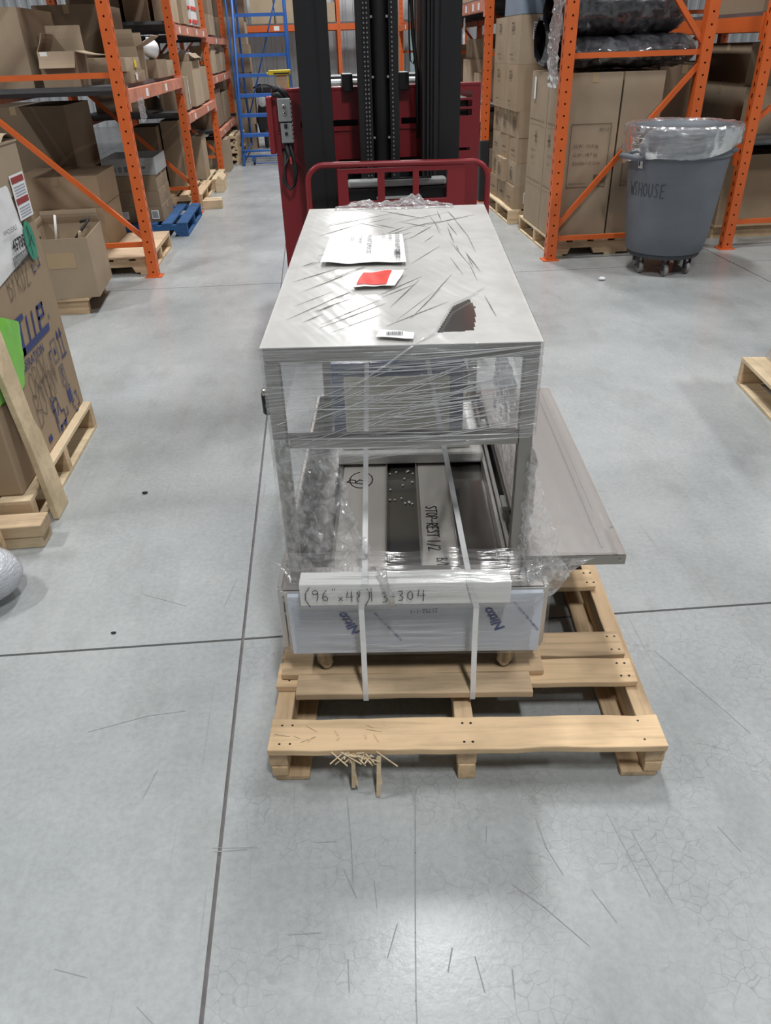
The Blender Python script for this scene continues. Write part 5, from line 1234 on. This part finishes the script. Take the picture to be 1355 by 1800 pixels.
for k in (0, 2):
    o, w, d = tall[k]; f = lambda a_, z: (-w / 2 - .0085, -a_, z)
    mb = MB(); ribbon(mb, [(-d / 2 + .04, .82), (d / 2 - .04, .82)], .005, f); ribbon(mb, [(-d / 2 + .04, .36), (d / 2 - .04, .36)], .005, f); mb.build('printed_frame', 'print_brown', o)
    mb = MB()
    for q in range(6): ribbon(mb, [(-.1 if k == 0 else 0, .70), ((-.1 if k == 0 else 0) + .04 * math.cos(R(60 * q)), .70 + .05 * math.sin(R(60 * q)))], .01, f)
    mb.build('printed_emblem', 'print_brown', o)
    for q in range(2): text(('PRODUCT', 'CODE')[q], .03, (-w / 2 - .0085, .12, .58 - q * .06), (0, -1, 0), zd_, 'print_brown', o)
    face_label(o, 'l', w, d, (-.12, 1.05), (.05, .16)) if k == 2 else None
# logo cartons on the second pallet
K = []
rows = [(.1285, .33), (.331, .535), (.5355, .75), (.7505, .965)]
for r_, (z0, z1) in enumerate(rows):
    for q, (y0, y1) in enumerate(((7.46, 7.80), (7.815, 8.15), (8.165, 8.50))):
        jx = random.uniform(-.012, .012) + (.03 if (r_, q) == (1, 1) else 0)
        o = carton(f'{("near", "middle", "far")[q]} logo carton in row {("one", "two", "three", "four")[r_]} from the pallet, right rack', 1.89 - jx, 2.32 - jx, y0, y1, z0, z1, ('card_tan', 'card', 'card_tan')[(r_ + q) % 3], 'logo cartons on the right pallet', tape=r_ % 2 == 1, rz=random.uniform(-.02, .02))
        h = z1 - z0
        mb = MB(); f = lambda a_, z: (-.215 - .0085, -a_, z)
        if r_ % 2 == 1:
            ribbon(mb, [(.05 * math.cos(R(t_)) * 1.0, h * .5 + .055 * math.sin(R(t_))) for t_ in range(60, 420, 30)], .008, f)
            ribbon(mb, [(-.03, h * .5 - .03), (-.03, h * .5 + .03)], .014, f); ribbon(mb, [(.03, h * .5 + .03), (-.01, h * .5), (.03, h * .5 - .03)], .012, f)
        else:
            ribbon(mb, [(-.06, h * .45), (.07, h * .45)], .012, f)
        mb.build('printed_logo', 'print_brown', o)
        if q == 0: face_label(o, 'f', .43, y1 - y0, (-.08, h * .5), (.07, .10), bars=7)
for r_, (z0, z1, x1) in enumerate(((.966, 1.335, 2.36), (1.336, 1.705, 2.42))):
    for q, (y0, y1) in enumerate(((7.5, 7.98), (8.0, 8.5))):
        o = carton(f'{("near", "far")[q]} large logo carton, {("below the top layer", "top layer")[r_]} of the right stack', 1.87, x1, y0, y1, z0, z1, ('card_tan', 'card')[r_ % 2], 'large logo cartons on the right stack', tape=False)
        h = z1 - z0; mb = MB(); f = lambda a_, z: (-(x1 - 1.87) / 2 - .0085, -a_, z)
        ribbon(mb, [(-.05, h * .7), (-.05, h * .85), (.0, h * .85), (.0, h * .7), (-.05, h * .7)], .012, f); ribbon(mb, [(.03, h * .7), (.03, h * .85)], .016, f); ribbon(mb, [(-.08, h * .2), (.02, h * .2)], .008, f)
        mb.build('printed_logo', 'print_brown', o)
        if r_ == 1 and q == 0: face_label(o, 'f', x1 - 1.87, .48, (-.13, h * .68), (.07, .13), lines=6)
tt = thing('plastic_tote', 'pale blue plastic tote on top of the logo cartons at the right', 'tote', (2.12, 7.86, 1.7075))
def shell(x0, x1, y0, y1, z, t_=.012):
    return MB().box(x0, x1, y0, y0 + t_, 0, z).box(x0, x1, y1 - t_, y1, 0, z).box(x0, x0 + t_, y0 + t_, y1 - t_, 0, z).box(x1 - t_, x1, y0 + t_, y1 - t_, 0, z).box(x0 + t_, x1 - t_, y0 + t_, y1 - t_, 0, t_)
shell(-.24, .30, -.33, .33, .32).build('tub', 'tote_blue', tt, bevel=.012)
MB().box(-.26, .32, -.35, -.32, .29, .325).box(-.26, .32, .32, .35, .29, .325).box(-.26, -.23, -.32, .32, .29, .325).box(.29, .32, -.32, .32, .29, .325).build('rim', 'tote_blue', tt, bevel=.006)
# black rolls in clear bags lying on the tall cartons
def roll(label, c_, rx, rz_, L, ang, sd):
    t_ = thing('bagged_roll', label, 'bagged roll', c_, R(ang))
    def fn(k, amp): return lambda s_, u_: Vector((lerp(-L / 2, L / 2, u_), rx * k * math.cos(s_ * 6.2832) * (1 - .5 * max(0, abs(u_ - .5) * 2 - .85) * 6.6 * .5), rz_ + rz_ * k * math.sin(s_ * 6.2832) * (1 - .5 * max(0, abs(u_ - .5) * 2 - .85) * 3.3))) + Vector((.3, 1, 1)) * crumple((u_ * L, math.cos(s_ * 6.2832) * rx, math.sin(s_ * 6.2832) * rz_ + sd), 7, amp * 2.2, sd) + Vector((0, .3, .3)) * crumple((u_ * L, s_ * 2, sd), 20, amp, sd + 3)
    MB().patch(40, 40, fn(.93, .008)).build('roll', 'black_bag', t_)
    MB().patch(60, 60, fn(1.0, .012)).build('clear_bag', 'bag_over_black', t_)
    return t_
roll('black roll in a clear bag lying on the tall cartons, lowest of the pile', (2.36, 6.32, 1.3035), .27, .105, .98, -3, 2)
roll('black roll in a clear bag on top of the pile over the tall cartons', (2.30, 6.42, 1.49), .29, .19, .95, 4, 6)
roll('black roll in a clear bag at the back of the pile over the tall cartons', (2.35, 6.82, 1.3035), .24, .20, .98, 0, 9)
hb = tag(MB().patch(30, 60, lambda s_, t_: Vector((1.80 - .03 * math.sin(t_ * 3) + crumple((s_ * .3, t_ * .6, 1), 9, .035, 2), lerp(6.08, 6.32, s_) - .04 * math.sin(3 * t_), lerp(1.19 + .05 * abs(s_ - .5), 1.82, t_)))).build('bag_tail', 'bag_clear'), 'clear plastic bag tail hanging beside the post over the tall cartons', 'plastic bag')
carton('large brown carton leaning behind the rear post of the right rack', 2.86, 3.28, 6.75, 7.5, .0, 1.31, 'card_dark', seam='y')
# second right bay
for lb, a_ in (('pale carton on the lower second shelf of the right rack', (1.90, 2.12, 10.0, 10.4, .9585, 1.35, 'card_pale')), ('small pale carton on the lower second shelf of the right rack', (1.92, 2.1, 9.5, 9.8, .9585, 1.22, 'card_pale')),
               ('pale carton set back on the lower second shelf of the right rack', (2.14, 2.45, 9.6, 10.4, .9585, 1.45, 'card_pale')), ('brown carton stacked on a pale one, lower second shelf of the right rack', (1.93, 2.12, 10.02, 10.38, 1.3515, 1.55, 'card')),
               ('dark carton far back on the lower second shelf of the right rack', (2.3, 2.7, 10.6, 11.3, .9585, 1.6, 'card_dark')),
               ('brown carton on the upper second shelf of the right rack', (1.9, 2.3, 9.2, 9.9, 1.909, 2.3, 'card')), ('pale carton on the upper second shelf of the right rack', (1.9, 2.3, 10.0, 10.8, 1.909, 2.25, 'card_pale')),
               ('brown carton on the floor just past the second right post', (1.86, 2.3, 8.95, 9.4, .132, .50, 'card')), ('brown carton on the floor farther along the right rack', (1.9, 2.4, 9.6, 10.4, .0, .62, 'card_dark')),
               ('brown carton upon another on the floor of the second right bay', (1.9, 2.35, 9.65, 10.35, .621, .84 - .02, 'card')),
               ('brown carton in the third right bay, low shelf', (1.95, 2.5, 11.8, 12.6, .9285, 1.5, 'card')), ('pale carton in the third right bay, upper shelf', (1.95, 2.5, 11.8, 12.8, 1.8785, 2.4, 'card_pale')), ('brown carton on the floor of the third right bay', (1.95, 2.5, 11.8, 12.9, 0, .7, 'card_dark')),
               ('brown carton in the fourth right bay, low shelf', (1.95, 2.5, 14.5, 15.6, .9285, 1.55, 'card')), ('pale carton in the fourth right bay, upper shelf', (1.95, 2.5, 14.5, 15.8, 1.8785, 2.4, 'card')), ('brown carton on the floor of the fourth right bay', (1.95, 2.5, 14.5, 15.9, 0, .75, 'card'))):
    carton(lb, *a_)
pallet('pallet on the floor just past the second right post', 2.12, 9.2, .6, .62, 0, 4, 'pine_pale', .13)
tag(MB().patch(8, 12, lambda s_, t_: (1.83 + crumple((s_, t_, 0), 3, .012, 1), lerp(10.0, 10.1, s_) , lerp(1.50, 1.76, t_))).build('hanging_card', 'label_white'), 'white card hanging from the second right shelf beam', 'card')
# far right rack
carton('large brown carton on low runners in the right-edge rack', 3.41, 4.3, 6.4, 7.6, .1205, .665, 'card_tan', seam='y')
MBr = thing('wooden_pallet', 'dark pallet under the large brown carton in the right-edge rack', 'pallet', (3.85, 7.0, 0))
for y in (-.55, 0, .5): MB().box(-.43, .43, y, y + .09, 0, .10).build('runner', 'pine_old', MBr)
MB().box(-.44, .44, -.6, .6, .101, .12).build('deck_board', 'pine_old', MBr)
for lb, a_ in (('brown carton on the middle shelf of the right-edge rack', (3.5, 4.2, 6.5, 7.4, .8085, 1.15, 'card')), ('second brown carton on the middle shelf of the right-edge rack', (3.55, 4.1, 7.5, 8.4, .8085, 1.3, 'card_dark')),
               ('carton stacked on the middle shelf carton of the right-edge rack', (3.5, 4.1, 6.55, 7.3, 1.1515, 1.45, 'card_dark')), ('brown carton on the upper shelf of the right-edge rack', (3.5, 4.2, 6.5, 7.5, 1.6485, 2.1, 'card_dark'))): carton(lb, *a_)

# ------------------------------------------------------------------ grey bin on its dolly
bn = thing('trash_can', 'large grey round trash can with clear liner, on a wheeled dolly', 'trash can', (2.585, 5.55, 0))
MB().lathe([(.262, .155), (.278, .165), (.300, .30), (.335, .70), (.345, .80), (.345, .815), (.352, .82), (.362, .94), (.365, .985), (.345, .985), (.338, .93), (.325, .80), (.280, .25), (.262, .185), (.01, .18)], 48, cap=False).build('barrel', 'can_grey', bn, smooth=True)
MB().lathe([(.347, .798), (.355, .803), (.356, .815), (.349, .822)], 48, cap=False).build('rim_band', 'can_grey', bn, smooth=True)
for a_ in (R(14), R(194)):
    cs, sn = math.cos(a_), math.sin(a_); tr = Matrix.Rotation(a_, 4, 'Z')
    MB().tube([tr @ Vector(p) for p in ((.345, -.09, .80), (.42, -.085, .81), (.435, 0, .815), (.42, .085, .81), (.345, .09, .80))], .018, 8).build('handle', 'can_grey', bn, smooth=True)
    MB().box(.335, .385, -.07, .07, .83, .87, tr).build('handle_bracket', 'can_dark', bn, bevel=.01)
MB().lathe([(.05, .125), (.255, .125), (.262, .14), (.262, .154), (.05, .154)], 40).build('dolly', 'can_dark', bn)
for a_ in (200, 250 + 5, 310, 30, 130):
    x, y = .205 * math.cos(R(a_)), .205 * math.sin(R(a_))
    cs = MB().lathe([(.012, -.014), (.04, -.013), (.043, 0), (.04, .013), (.012, .014)], 18, (x, y, .043), 'x').build('caster', 'caster_grey', bn)
    MB().box(x - .022, x - .017, y - .018, y + .018, .04, .125).box(x + .017, x + .022, y - .018, y + .018, .04, .125).build('caster_fork', 'can_dark', cs)
def liner(s_, t_):
    th = s_ * 6.2832
    prof = [(.30, .72), (.33, .90), (.358, .985), (.375, 1.0), (.388, .985), (.392, .94), (.388, .87 - .03 * math.sin(th * 2 + 1)), (.372, .80 + .05 * math.sin(th * 1 + 2.2) - .02 * math.sin(3 * th))]
    k = t_ * (len(prof) - 1); i = min(int(k), len(prof) - 2); f = k - i
    r_ = lerp(prof[i][0], prof[i + 1][0], f); z = lerp(prof[i][1], prof[i + 1][1], f)
    w_ = crumple((math.cos(th) * .4, math.sin(th) * .4, z * .4), 14, .014, 3)
    return ((r_ + max(w_, -.004)) * math.cos(th), (r_ + max(w_, -.004)) * math.sin(th), z + w_ * .5)
MB().patch(140, 50, liner).build('bin_liner', 'bag_clear', bn)
def on_can(a_deg, z, k=.002):
    r_ = .300 + (.335 - .300) * (z - .30) / .40 + k
    return Vector((r_ * math.cos(R(a_deg)), r_ * math.sin(R(a_deg)), z))
mb = MB(); cx_ = 0
for ch in 'WSHOUSE':
    for st in ST[ch]: ribbon(mb, [((cx_ + p) * .046, q * .062) for p, q in st], .006, lambda p, q: on_can(184 + p / .33 * 57.3, .555 + q, .003))
    cx_ += .95
mb.build('handwriting', 'ink_can', bn)
lb_ = decal([on_can(197, .735, .004), on_can(204, .735, .004), on_can(204, .785, .004), on_can(197, .785, .004)], 'label_white', bn, 'sticker')
decal([on_can(198, .75, .006), on_can(199.8, .75, .006), on_can(199.8, .78, .006), on_can(198, .78, .006)], 'print_black', lb_, 'sticker_print')
# litter on the floor
for lb, x, y, m, s_ in (('small white scrap of litter on the floor beside the trash can', 2.05, 5.32, 'white_bag', .03), ('tiny dark pebble on the floor left of the wrapped table', -.78, 2.62, 'rubber', .012), ('dark speck of litter on the floor near the slab joint, left', -.72, 1.77, 'rubber', .008)):
    o = MB().patch(8, 6, lambda a_, b2: Vector((math.cos(a_ * 6.28) * math.sin(b2 * 3.14), math.sin(a_ * 6.28) * math.sin(b2 * 3.14) * .6, .45 - .4 * math.cos(b2 * 3.14))) * s_ * (1 + .3 * noise.noise(Vector((a_ * 3, b2 * 3, x))))).build('litter', m, loc=(x, y, 0)); tag(o, lb, 'litter')
